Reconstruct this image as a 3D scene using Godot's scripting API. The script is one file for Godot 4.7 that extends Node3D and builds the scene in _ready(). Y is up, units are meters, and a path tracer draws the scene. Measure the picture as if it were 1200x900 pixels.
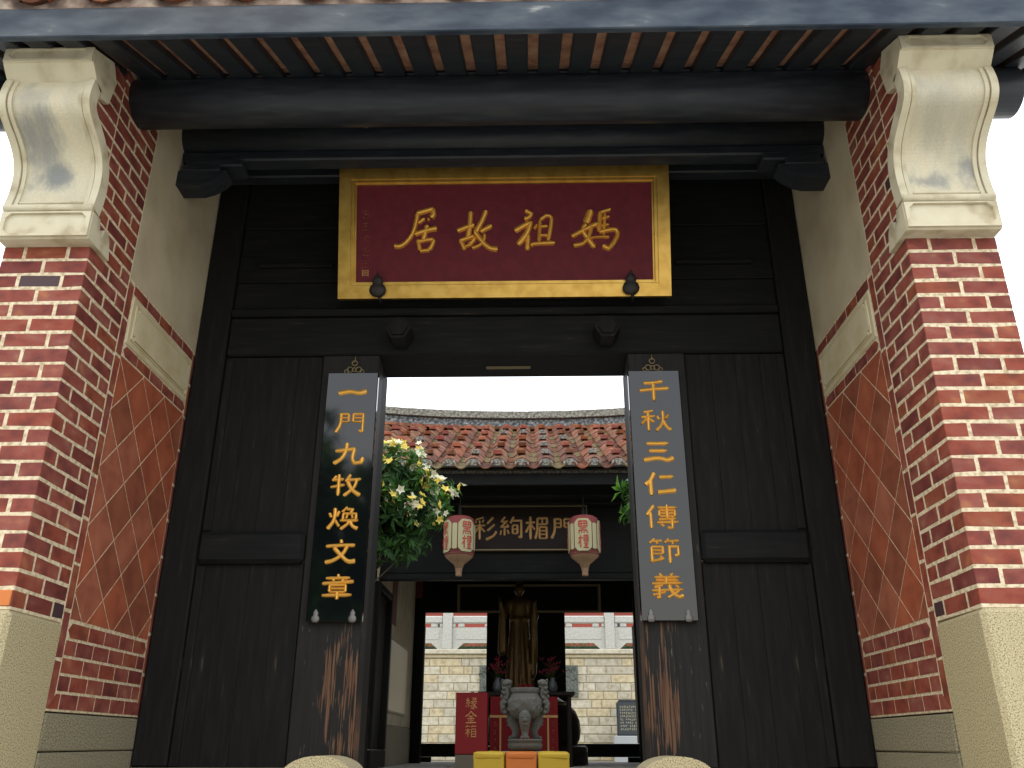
extends Node3D
# Gate of an old shrine: brick piers, black timber front, a courtyard and the shrine hall behind.
# All coordinates below are metres with y = 0 at the photographer's eye; EY lifts things so that the forecourt lies at y = 0.

const EY := 1.3
const UPY := Vector3(0, EY, 0)
var origin := {}
var names := {}
var M := {}
var cache := {}
var rng := RandomNumberGenerator.new()
var wob_up := 1.0
var uv_on := false
var uv_rect := Rect2()

# ---------------------------------------------------------------- nodes
func numbered(called: String) -> String:
	names[called] = names.get(called, -1) + 1
	return called if names[called] == 0 else "%s_%03d" % [called, names[called]]

func thing(called: String, label: String, category: String, base: Vector3, group := "", kind := "") -> Node3D:
	var o := Node3D.new()
	o.name = numbered(called)
	o.position = base + UPY
	origin[o] = base
	o.set_meta("label", label)
	o.set_meta("category", category)
	if group: o.set_meta("group", group)
	if kind: o.set_meta("kind", kind)
	add_child(o)
	return o

func part(parent: Node3D, called: String, mesh: Mesh, material: Material, pos := Vector3.ZERO, label := "") -> MeshInstance3D:
	var o := MeshInstance3D.new()
	o.name = called
	o.mesh = mesh
	o.material_override = material
	o.position = pos - origin[parent]
	origin[o] = pos
	if label: o.set_meta("label", label)
	parent.add_child(o, true)
	return o

func structure(called: String, mesh: Mesh, material: Material, pos := Vector3.ZERO) -> MeshInstance3D:
	var o := MeshInstance3D.new()
	o.name = numbered(called)
	o.mesh = mesh
	o.material_override = material
	o.position = pos + UPY
	origin[o] = pos
	o.set_meta("kind", "structure")
	add_child(o)
	return o

# ---------------------------------------------------------------- meshes
func begin() -> SurfaceTool:
	var st := SurfaceTool.new()
	st.begin(Mesh.PRIMITIVE_TRIANGLES)
	st.set_smooth_group(-1)
	return st

func vert(st: SurfaceTool, p: Vector3) -> void:
	if uv_on:
		st.set_uv(Vector2((p.x - uv_rect.position.x) / uv_rect.size.x, 1.0 - (p.y - uv_rect.position.y) / uv_rect.size.y))
	st.add_vertex(p)

func tri(st: SurfaceTool, a: Vector3, b: Vector3, c: Vector3) -> void:   # anticlockwise from outside
	vert(st, a); vert(st, c); vert(st, b)

func quad(st: SurfaceTool, a: Vector3, b: Vector3, c: Vector3, d: Vector3) -> void:
	tri(st, a, b, c); tri(st, a, c, d)

func tri_out(st: SurfaceTool, a: Vector3, b: Vector3, c: Vector3, mid: Vector3) -> void:
	if (b - a).cross(c - a).dot((a + b + c) / 3.0 - mid) > 0: tri(st, a, b, c)
	else: tri(st, a, c, b)

func quad_out(st: SurfaceTool, a: Vector3, b: Vector3, c: Vector3, d: Vector3, mid: Vector3) -> void:
	tri_out(st, a, b, c, mid); tri_out(st, a, c, d, mid)

func done(st: SurfaceTool) -> ArrayMesh:
	st.generate_normals()
	return st.commit()

func box(st: SurfaceTool, c: Vector3, s: Vector3, bevel := 0.004, wob := 0.0, turn := Basis()) -> void:
	var h := s * 0.5
	var b: float = min(bevel, min(h.x, min(h.y, h.z)) * 0.6)
	var P := {}
	for sx in [-1, 1]:
		for sy in [-1, 1]:
			for sz in [-1, 1]:
				var j := Vector3(rng.randf_range(-wob, wob), rng.randf_range(-wob, wob) * wob_up, rng.randf_range(-wob, wob))
				var q := Vector3(sx * h.x, sy * h.y, sz * h.z) + j
				P[[sx, sy, sz, 0]] = c + turn * (q - Vector3(0, sy * b, sz * b))
				P[[sx, sy, sz, 1]] = c + turn * (q - Vector3(sx * b, 0, sz * b))
				P[[sx, sy, sz, 2]] = c + turn * (q - Vector3(sx * b, sy * b, 0))
	for s1 in [-1, 1]:
		quad_out(st, P[[s1, -1, -1, 0]], P[[s1, 1, -1, 0]], P[[s1, 1, 1, 0]], P[[s1, -1, 1, 0]], c)
		quad_out(st, P[[-1, s1, -1, 1]], P[[1, s1, -1, 1]], P[[1, s1, 1, 1]], P[[-1, s1, 1, 1]], c)
		quad_out(st, P[[-1, -1, s1, 2]], P[[1, -1, s1, 2]], P[[1, 1, s1, 2]], P[[-1, 1, s1, 2]], c)
		for s2 in [-1, 1]:
			quad_out(st, P[[s1, s2, -1, 0]], P[[s1, s2, 1, 0]], P[[s1, s2, 1, 1]], P[[s1, s2, -1, 1]], c)
			quad_out(st, P[[s1, -1, s2, 0]], P[[s1, 1, s2, 0]], P[[s1, 1, s2, 2]], P[[s1, -1, s2, 2]], c)
			quad_out(st, P[[-1, s1, s2, 1]], P[[1, s1, s2, 1]], P[[1, s1, s2, 2]], P[[-1, s1, s2, 2]], c)
			for s3 in [-1, 1]:
				tri_out(st, P[[s1, s2, s3, 0]], P[[s1, s2, s3, 1]], P[[s1, s2, s3, 2]], c)

func box_mesh(s: Vector3, bevel := 0.004, wob := 0.0, variant := 0) -> ArrayMesh:
	var key := "b%s_%s_%s_%s" % [s, bevel, wob, variant]
	if not cache.has(key):
		var st := begin()
		box(st, Vector3.ZERO, s, bevel, wob)
		cache[key] = done(st)
	return cache[key]

# box given by its extents
func slab(x0: float, x1: float, y0: float, y1: float, z0: float, z1: float, bevel := 0.004) -> ArrayMesh:
	var st := begin()
	box(st, Vector3((x0 + x1) / 2, (y0 + y1) / 2, (z0 + z1) / 2), Vector3(absf(x1 - x0), absf(y1 - y0), absf(z1 - z0)), bevel)
	return done(st)

# polygon (u, v) pushed out along the third axis; at(u, v, w) gives the point
func prism(st: SurfaceTool, poly: PackedVector2Array, w0: float, w1: float, at: Callable) -> void:
	var idx := Geometry2D.triangulate_polygon(poly)
	var mid := Vector2.ZERO
	for p in poly: mid += p
	mid /= poly.size()
	var ccw := not Geometry2D.is_polygon_clockwise(poly)
	var ax: Vector3 = at.call(1.0, 0.0, 0.0) - at.call(0.0, 0.0, 0.0)
	var ay: Vector3 = at.call(0.0, 1.0, 0.0) - at.call(0.0, 0.0, 0.0)
	var az: Vector3 = at.call(0.0, 0.0, 1.0) - at.call(0.0, 0.0, 0.0)
	var right := ax.cross(ay).dot(az) > 0
	var up := (w1 > w0) == right
	for i in range(0, idx.size(), 3):
		var a := poly[idx[i]]; var b := poly[idx[i + 1]]; var c := poly[idx[i + 2]]
		if (b - a).cross(c - a) < 0:
			var t := b; b = c; c = t
		if up:
			tri(st, at.call(a.x, a.y, w1), at.call(b.x, b.y, w1), at.call(c.x, c.y, w1))
			tri(st, at.call(a.x, a.y, w0), at.call(c.x, c.y, w0), at.call(b.x, b.y, w0))
		else:
			tri(st, at.call(a.x, a.y, w1), at.call(c.x, c.y, w1), at.call(b.x, b.y, w1))
			tri(st, at.call(a.x, a.y, w0), at.call(b.x, b.y, w0), at.call(c.x, c.y, w0))
	for i in poly.size():
		var p := poly[i]; var q := poly[(i + 1) % poly.size()]
		if ccw == up: quad(st, at.call(p.x, p.y, w0), at.call(q.x, q.y, w0), at.call(q.x, q.y, w1), at.call(p.x, p.y, w1))
		else: quad(st, at.call(p.x, p.y, w0), at.call(p.x, p.y, w1), at.call(q.x, q.y, w1), at.call(q.x, q.y, w0))

func lathe(st: SurfaceTool, c: Vector3, prof: Array, seg := 24, a0 := 0.0, a1 := TAU, smooth := true, basis := Basis()) -> void:
	st.set_smooth_group(1 if smooth else -1)
	for i in seg:
		var t0 := lerpf(a0, a1, float(i) / seg); var t1 := lerpf(a0, a1, float(i + 1) / seg)
		for j in prof.size() - 1:
			var p: Vector2 = prof[j]; var q: Vector2 = prof[j + 1]
			var a := c + basis * Vector3(p.x * sin(t0), p.y, p.x * cos(t0)); var b := c + basis * Vector3(p.x * sin(t1), p.y, p.x * cos(t1))
			var d := c + basis * Vector3(q.x * sin(t0), q.y, q.x * cos(t0)); var e := c + basis * Vector3(q.x * sin(t1), q.y, q.x * cos(t1))
			if p.x > 1e-5: tri(st, a, b, e) if q.x > 1e-5 else tri(st, a, b, d)
			if q.x > 1e-5: tri(st, a, e, d)
	st.set_smooth_group(-1)

func lathe_mesh(c: Vector3, prof: Array, seg := 24, smooth := true, basis := Basis()) -> ArrayMesh:
	var st := begin()
	lathe(st, c, prof, seg, 0.0, TAU, smooth, basis)
	return done(st)

func tube(st: SurfaceTool, pts: Array, radii: Array, seg := 8, flat := 1.0) -> void:
	st.set_smooth_group(1)
	var rings := []
	var ref := Vector3(0.13, 0.27, 0.95).normalized()
	for i in pts.size():
		var d: Vector3 = ((pts[min(i + 1, pts.size() - 1)] - pts[max(i - 1, 0)]) as Vector3).normalized()
		if absf(d.dot(ref)) > 0.95: ref = Vector3(1, 0, 0)
		var u := d.cross(ref).normalized(); var v := d.cross(u).normalized()
		var ring := []
		for k in seg:
			var a := TAU * k / seg
			ring.append(pts[i] + (u * cos(a) + v * sin(a) * flat) * radii[i])
		rings.append(ring)
	for i in rings.size() - 1:
		var m: Vector3 = (pts[i] + pts[i + 1]) * 0.5
		for k in seg:
			quad_out(st, rings[i][k], rings[i][(k + 1) % seg], rings[i + 1][(k + 1) % seg], rings[i + 1][k], m)
	var mid: Vector3 = (pts[0] + pts[pts.size() - 1]) * 0.5
	for e in [0, rings.size() - 1]:
		var inner: Vector3 = pts[1] if e == 0 else pts[pts.size() - 2]
		for k in seg: tri_out(st, pts[e], rings[e][k], rings[e][(k + 1) % seg], inner)
	st.set_smooth_group(-1)

func ball(st: SurfaceTool, c: Vector3, r: Vector3, n := 8) -> void:
	st.set_smooth_group(1)
	for i in n:
		for j in n * 2:
			var f := func(a: int, b: int) -> Vector3:
				var t := PI * a / n; var p := PI * b / n
				return c + Vector3(sin(t) * cos(p), cos(t), sin(t) * sin(p)) * r
			quad_out(st, f.call(i, j), f.call(i + 1, j), f.call(i + 1, j + 1), f.call(i, j + 1), c)
	st.set_smooth_group(-1)

# ---------------------------------------------------------------- brush strokes
# "width:x y,x y,.../width:..." in a box of 100 x 100, y down; a stroke is a rounded gilt ridge
const GLYPHS := {
	"ju": "9:53 12,88 3,90 14,84 22/7:56 34,70 24/6:78 24,82 28/8:54 11,50 34,42 58,28 76,14 84,2 83/9:48 58,74 50,98 45/8:76 39,72 54,67 70/7:55 71,60 94/7:56 74,88 69,90 75,81 93/7:60 95,82 93",
	"gu": "9:2 52,22 44,42 38/9:34 8,32 34,27 70/8:9 72,21 96/8:10 74,39 64,41 72,29 86/6:20 89,35 83/9:70 6,62 26,44 58/9:57 54,84 40/6:67 60,64 76,53 86,37 92/9:44 54,60 75,78 91,98 95",
	"zu": "8:28 4,43 12,36 20,25 24/10:1 52,22 40,40 32,30 58,8 84/9:34 60,32 98/6:48 48,56 38/7:64 26,61 80/7:64 26,79 16,92 24,83 76/6:64 42,82 41/6:64 62,82 63/8:40 86,52 82,100 80",
	"ma": "12:42 6,32 36/8:31 38,26 54,50 92/7:43 44,38 64,24 82,5 86/8:1 66,28 50,56 36/8:62 10,59 56/6:62 11,84 4/6:72 14,69 64/5:64 26,81 21/5:62 42,80 39/8:59 56,90 50,98 60,90 80,78 94,66 87/5:30 74,52 68,80 68",
	"yi": "15:4 54,40 46,70 52,96 44",
	"men": "10:18 10,17 60,4 95/9:18 12,44 12/8:44 12,44 48/7:20 30,43 30/7:20 47,44 47/9:58 12,90 12,90 92,79 86/8:58 12,58 48/7:58 30,88 30/7:58 47,88 47",
	"jiu": "12:45 5,42 40,30 72,6 94/12:10 40,70 30,65 70,72 92,94 88,98 68",
	"mu": "9:20 10,8 32/9:12 28,44 24/9:4 58,48 48/11:28 5,28 95/10:64 5,50 36/9:56 28,98 24/10:84 28,76 60,46 95/12:56 36,72 70,98 94",
	"huan": "9:8 30,14 48/9:38 22,30 44/11:24 10,24 45,18 70,4 95/9:26 58,40 86/8:62 4,46 26/8:60 14,80 14,72 30/8:50 32,50 56/8:50 32,90 32,90 56/7:64 34,60 52/7:76 34,80 52/9:42 60,98 60/9:70 58,64 76,44 96/11:72 64,82 84,98 94",
	"wen": "10:50 2,52 16/10:6 28,50 24,94 24/11:70 28,56 60,30 84,6 92/12:30 34,54 66,76 88,98 86",
	"zhang": "9:50 2,50 12/9:14 17,86 16/8:34 20,38 30/8:66 20,62 30/10:4 38,50 34,98 30/8:26 44,26 70/8:26 44,74 44,74 70/7:26 57,74 57/7:26 70,74 70/10:6 84,94 82/10:50 70,50 100",
	"qian": "11:80 8,50 14,18 16/12:4 50,50 44,98 40/12:50 14,50 98",
	"qiu": "9:42 6,12 12/9:4 34,48 30/10:27 10,27 96/9:26 34,4 66/8:28 40,46 58/9:56 30,62 46/9:92 24,82 42/10:74 8,74 44,66 72,50 96/11:74 50,84 76,98 92",
	"san": "12:16 14,84 14/12:22 46,78 46/14:4 86,50 78,80 86,98 76",
	"ren": "13:34 4,22 34,4 54/13:22 30,22 98/12:48 22,92 20/14:42 86,70 82,98 78",
	"chuan": "11:26 4,4 44/10:16 34,16 98/8:36 12,96 12/8:42 24,42 48/8:42 24,90 24,90 48/7:42 36,90 36/7:42 48,90 48/9:66 2,66 58/8:38 61,92 58/9:32 74,98 72/9:80 62,80 97,64 94/8:46 80,54 90",
	"jie": "8:22 2,6 20/8:16 12,44 10/7:28 14,30 24/8:64 2,52 20/8:60 12,96 10/7:74 14,78 24/9:12 34,12 92/8:12 34,46 34,46 62/7:12 48,46 48/7:12 62,46 62/9:6 92,46 82/7:36 70,48 84/9:60 34,92 34,92 66,80 70/10:66 34,66 100",
	"yi4": "8:30 2,38 12/8:70 2,62 12/8:14 16,88 16/8:18 28,84 28/9:6 41,96 39/8:50 16,50 42/8:38 48,12 56/8:4 68,98 64/8:28 54,28 96,18 94/8:6 86,46 74/11:58 46,66 74,84 92,98 86/8:86 70,50 96/7:76 48,86 56",
	"cai": "7:44 4,10 14/7:10 18,14 28/7:26 18,28 28/7:44 14,38 26/8:4 40,52 38/9:28 30,28 98/8:26 44,4 74/8:30 46,50 66/9:84 4,58 32/9:90 34,60 62/10:98 64,84 84,54 98",
	"xuan": "8:26 2,10 22,34 24/8:36 18,8 46,42 44/7:34 34,42 46/8:24 50,24 82/7:10 60,6 80/7:36 58,42 76/9:62 2,48 30/9:56 18,94 18,94 90,82 86/8:58 38,58 74/8:58 38,78 38,78 74/7:58 55,78 55/7:58 73,78 73",
	"mei": "9:4 28,44 26/10:24 2,24 98/9:24 32,4 70/8:26 36,44 58/9:54 8,94 8,94 34/7:74 10,74 32/8:54 34,94 34/9:54 8,52 60,44 96/8:62 46,62 96/8:62 46,92 46,92 96/7:62 62,92 62/7:62 77,92 77/7:62 94,92 94",
	"yuan": "8:26 2,10 22,34 24/8:36 18,8 46,42 44/7:34 34,42 46/8:24 50,24 82/7:10 60,6 80/7:36 58,42 76/8:56 4,90 6,86 20/8:58 20,88 18/9:46 34,98 32/8:72 34,50 54/9:66 48,78 70,70 94,60 90/7:66 58,46 76/7:72 70,46 94/8:92 42,78 56/9:76 58,98 88",
	"jin": "10:50 2,30 26,4 42/11:50 2,72 26,97 42/9:30 42,70 40/9:20 60,80 58/10:50 42,50 92/8:28 68,36 82/8:72 68,64 82/10:6 95,94 93",
	"xiang": "8:22 2,6 20/8:16 12,44 11/8:64 2,52 20/8:60 12,96 11/8:4 42,46 40/9:26 28,26 98/8:26 46,6 74/7:28 50,44 66/8:56 34,56 97/8:56 34,92 34,92 97/7:56 54,92 54/7:56 74,92 74/8:56 95,92 95",
	"scrawl_a": "5:10 30,60 10,40 60,90 50/5:30 70,20 95,95 92/4:20 50,50 40,80 75",
	"scrawl_b": "5:20 20,80 15/5:30 50,70 45/5:50 15,50 90/4:10 92,92 85",
	"scrawl_c": "5:15 40,90 30/5:50 5,45 60,15 95/5:50 55,92 92/4:70 10,60 28",
	"lamp_a": "9:10 8,90 8/9:12 8,12 44/9:88 8,88 44/8:12 26,88 26/8:36 8,36 44/8:62 8,62 44/9:10 46,90 46/8:50 46,50 74/8:20 60,80 60/9:8 76,92 76/8:16 84,10 98/8:38 84,40 98/8:62 84,60 98/8:84 84,92 98",
	"lamp_b": "9:26 6,26 96/9:6 26,48 26/8:26 34,6 66/8:58 8,58 50/8:58 8,94 8,94 50/7:58 22,94 22/7:58 36,94 36/8:54 50,98 50/9:76 52,76 96/8:56 66,94 66/8:60 80,90 80/9:50 96,98 96",
}

func glyph(key: String, w: float, h: float, raise: float, bold := 1.0) -> ArrayMesh:
	var id := "g%s_%s_%s_%s_%s" % [key, w, h, raise, bold]
	if cache.has(id): return cache[id]
	var st := begin()
	var n := 0
	for s in (GLYPHS[key] as String).split("/"):
		var bits := s.split(":")
		var wid := float(bits[0]) * 0.01 * minf(w, h) * 0.62 * bold
		var pts: Array[Vector2] = []
		for q in bits[1].split(","):
			var xy := q.strip_edges().split(" ")
			pts.append(Vector2((float(xy[0]) / 100.0 - 0.5) * w, (0.5 - float(xy[1]) / 100.0) * h))
		var line: Array[Vector2] = []
		if pts.size() == 2:
			for k in 7: line.append(pts[0].lerp(pts[1], k / 6.0))
		else:
			for i in pts.size() - 1:
				var a: Vector2 = pts[max(i - 1, 0)]; var b: Vector2 = pts[i]; var c: Vector2 = pts[i + 1]; var d: Vector2 = pts[min(i + 2, pts.size() - 1)]
				# square corners stay square
				if i > 0 and (b - a).normalized().dot((c - b).normalized()) < 0.4: a = b
				if i + 2 < pts.size() and (c - b).normalized().dot((d - c).normalized()) < 0.4: d = c
				for k in 6: line.append(b.cubic_interpolate(c, a, d, k / 6.0))
			line.append(pts[pts.size() - 1])
		var total := line.size() - 1
		var L := []; var R := []; var T := []
		n += 1
		for i in line.size():
			var t := float(i) / total
			var dir := (line[min(i + 1, total)] - line[max(i - 1, 0)]).normalized()
			var side := Vector2(-dir.y, dir.x)
			var ww := wid * (0.94 + 0.22 * pow(absf(t - 0.42) * 1.75, 1.6)) * (1.0 - 0.45 * smoothstep(0.94, 1.0, t)) * (0.72 + 0.28 * smoothstep(0.0, 0.06, t))
			var p := line[i]
			L.append(Vector3(p.x + side.x * ww, p.y + side.y * ww, -0.002)); R.append(Vector3(p.x - side.x * ww, p.y - side.y * ww, -0.002))
			T.append(Vector3(p.x, p.y, raise * (0.86 + 0.03 * (n % 6))))
		for i in total:
			var la: Vector3 = L[i].lerp(T[i], 0.5) + Vector3(0, 0, raise * 0.32); var lb: Vector3 = L[i + 1].lerp(T[i + 1], 0.5) + Vector3(0, 0, raise * 0.32)
			var ra: Vector3 = R[i].lerp(T[i], 0.5) + Vector3(0, 0, raise * 0.32); var rb: Vector3 = R[i + 1].lerp(T[i + 1], 0.5) + Vector3(0, 0, raise * 0.32)
			quad(st, L[i], la, lb, L[i + 1]); quad(st, la, T[i], T[i + 1], lb)
			quad(st, T[i], ra, rb, T[i + 1]); quad(st, ra, R[i], R[i + 1], rb)
		tri(st, L[0], R[0], T[0]); tri(st, R[total], L[total], T[total])
	cache[id] = done(st)
	return cache[id]

# ---------------------------------------------------------------- materials
func lin(r: float, g: float, b: float) -> Color:
	return Color(r, g, b).linear_to_srgb()

func noise_tex(sd: int, freq: float, cols: Array, offs: Array, octaves := 4, size := 512, kind := FastNoiseLite.TYPE_SIMPLEX_SMOOTH) -> NoiseTexture2D:
	var n := FastNoiseLite.new()
	n.seed = sd; n.frequency = freq; n.noise_type = kind
	n.fractal_octaves = octaves
	var t := NoiseTexture2D.new()
	t.width = size; t.height = size; t.seamless = true; t.noise = n
	var g := Gradient.new()
	g.offsets = PackedFloat32Array(offs)
	var pc := PackedColorArray()
	for c in cols: pc.append(c)
	g.colors = pc
	t.color_ramp = g
	return t

func mat(called: String, color: Color, rough := 0.8, opt := {}) -> StandardMaterial3D:
	var m := StandardMaterial3D.new()
	m.resource_name = called
	m.albedo_color = color
	m.roughness = rough
	if opt.has("tex"):
		m.albedo_texture = opt.tex
	if opt.has("scale"):
		m.uv1_triplanar = true; m.uv1_world_triplanar = true
		m.uv1_scale = opt.scale
		m.uv1_triplanar_sharpness = 6.0
	if opt.has("bump"):
		m.heightmap_enabled = true; m.heightmap_texture = opt.bump; m.heightmap_scale = opt.get("deep", 0.3)
	if opt.has("rtex"):
		m.roughness_texture = opt.rtex; m.roughness_texture_channel = BaseMaterial3D.TEXTURE_CHANNEL_GRAYSCALE
	if opt.has("metal"): m.metallic = opt.metal
	if opt.has("spec"): m.metallic_specular = opt.spec
	if opt.has("uv"): m.uv1_scale = opt.uv
	if opt.has("back"):
		m.backlight_enabled = true; m.backlight = opt.back
	if opt.has("coat"):
		m.clearcoat_enabled = true; m.clearcoat = opt.coat; m.clearcoat_roughness = 0.1
	M[called] = m
	return m

func worn_image(sd: int, flip: bool) -> ImageTexture:   # dark paint rubbed off to bare wood low down near the door edge
	var w := 192; var h := 640
	var im := Image.create(w, h, false, Image.FORMAT_RGB8)
	var a := FastNoiseLite.new(); a.seed = sd; a.frequency = 0.02; a.fractal_octaves = 4
	var f := FastNoiseLite.new(); f.seed = sd + 5; f.frequency = 0.11; f.fractal_octaves = 3
	for y in h:
		for x in w:
			var u := float(x) / w
			if flip: u = 1.0 - u
			var v := float(y) / h
			var grain := f.get_noise_2d(x * 1.5, y * 0.07)
			var patch := a.get_noise_2d(x * 1.3, y * 0.38 + 300.0)
			var tone := 0.5 + 0.5 * f.get_noise_2d(x * 0.6 + 900.0, y * 0.05)
			var c := Color(0.0105, 0.0102, 0.0098).lerp(Color(0.020, 0.0180, 0.0155), clampf(tone + grain * 0.6, 0, 1))
			var where := smoothstep(0.62, 0.86, v + 0.09 * a.get_noise_2d(x * 2.2 + 40.0, y * 0.12)) * (1.0 - smoothstep(0.95, 1.0, v)) * (1.0 - smoothstep(0.30, 0.70, u))
			var bare := smoothstep(0.30, 0.46, patch * 0.9 + grain * 0.62 + where * 0.52 - 0.12)
			bare *= smoothstep(0.02, 0.3, where)
			bare = maxf(bare, (1.0 - smoothstep(0.0, 0.035, u)) * smoothstep(0.0, 0.3, grain + 0.12) * smoothstep(0.58, 0.75, v) * 0.7)
			var wood := Color(0.10, 0.042, 0.022).lerp(Color(0.22, 0.11, 0.058), clampf(0.5 + grain * 1.2, 0, 1))
			c = c.lerp(wood, bare * 0.62)
			var fleck := a.get_noise_2d(x * 4.0 + 70.0, y * 1.1)
			if fleck > 0.5 and v > 0.45: c = c.lerp(Color(0.13, 0.12, 0.10), (fleck - 0.5) * 4.0)
			im.set_pixel(x, y, c.linear_to_srgb())
	return ImageTexture.create_from_image(im)

func stain_image(sd: int, blobs: Array) -> ImageTexture:   # limewash with blue-grey mould patches and a tan foot
	var w := 200; var h := 260
	var im := Image.create(w, h, false, Image.FORMAT_RGB8)
	var a := FastNoiseLite.new(); a.seed = sd; a.frequency = 0.013; a.fractal_octaves = 5
	var g := FastNoiseLite.new(); g.seed = sd + 3; g.frequency = 0.09; g.fractal_octaves = 3
	for y in h:
		for x in w:
			var u := float(x) / w + 0.10 * a.get_noise_2d(x + 500.0, y); var v := float(y) / h + 0.08 * a.get_noise_2d(x, y * 0.7 + 900.0)
			var n := a.get_noise_2d(x * 1.2, y * 0.6)
			var c := Color(0.52, 0.47, 0.34).lerp(Color(0.62, 0.575, 0.43), clampf(0.5 + n * 1.4, 0, 1))
			var tan := smoothstep(0.35, 0.6, 0.5 + 0.8 * n + 0.25 * smoothstep(0.8, 0.95, v) - 0.1)
			c = c.lerp(Color(0.52, 0.42, 0.26), tan * 0.35)
			var st := 0.0
			for b in blobs:
				var d := Vector2((u - b[0]) / b[2], (v - b[1]) / b[3]).length() + 0.35 * n + 0.2 * g.get_noise_2d(x, y * 0.5)
				st = maxf(st, b[4] * (1.0 - smoothstep(0.25, 1.5, d)))
			c = c.lerp(Color(0.17, 0.185, 0.19), st * 0.85)
			c = c * (1.0 + 0.10 * g.get_noise_2d(x * 2.0, y * 2.0))
			im.set_pixel(x, y, c.linear_to_srgb())
	return ImageTexture.create_from_image(im)

func script_image(w: int, h: int, ground: Color, ink: Color, cols: int, rows: int, fill: float) -> ImageTexture:   # rows of tiny characters too small to read
	var im := Image.create(w, h, false, Image.FORMAT_RGB8)
	im.fill(ground)
	var cw := float(w) / (cols + 2); var ch := float(h) / (rows + 2)
	for r in rows:
		for c in cols:
			if rng.randf() > fill: continue
			var x0 := cw * (c + 1); var y0 := ch * (r + 1)
			for k in 6:
				if k % 2 == 0: im.fill_rect(Rect2i(int(x0 + cw * 0.1), int(y0 + ch * rng.randf_range(0.05, 0.7)), int(cw * rng.randf_range(0.4, 0.7)), max(1, int(ch * 0.09))), ink)
				else: im.fill_rect(Rect2i(int(x0 + cw * rng.randf_range(0.1, 0.7)), int(y0 + ch * 0.08), max(1, int(cw * 0.1)), int(ch * rng.randf_range(0.3, 0.66))), ink)
	return ImageTexture.create_from_image(im)

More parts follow.
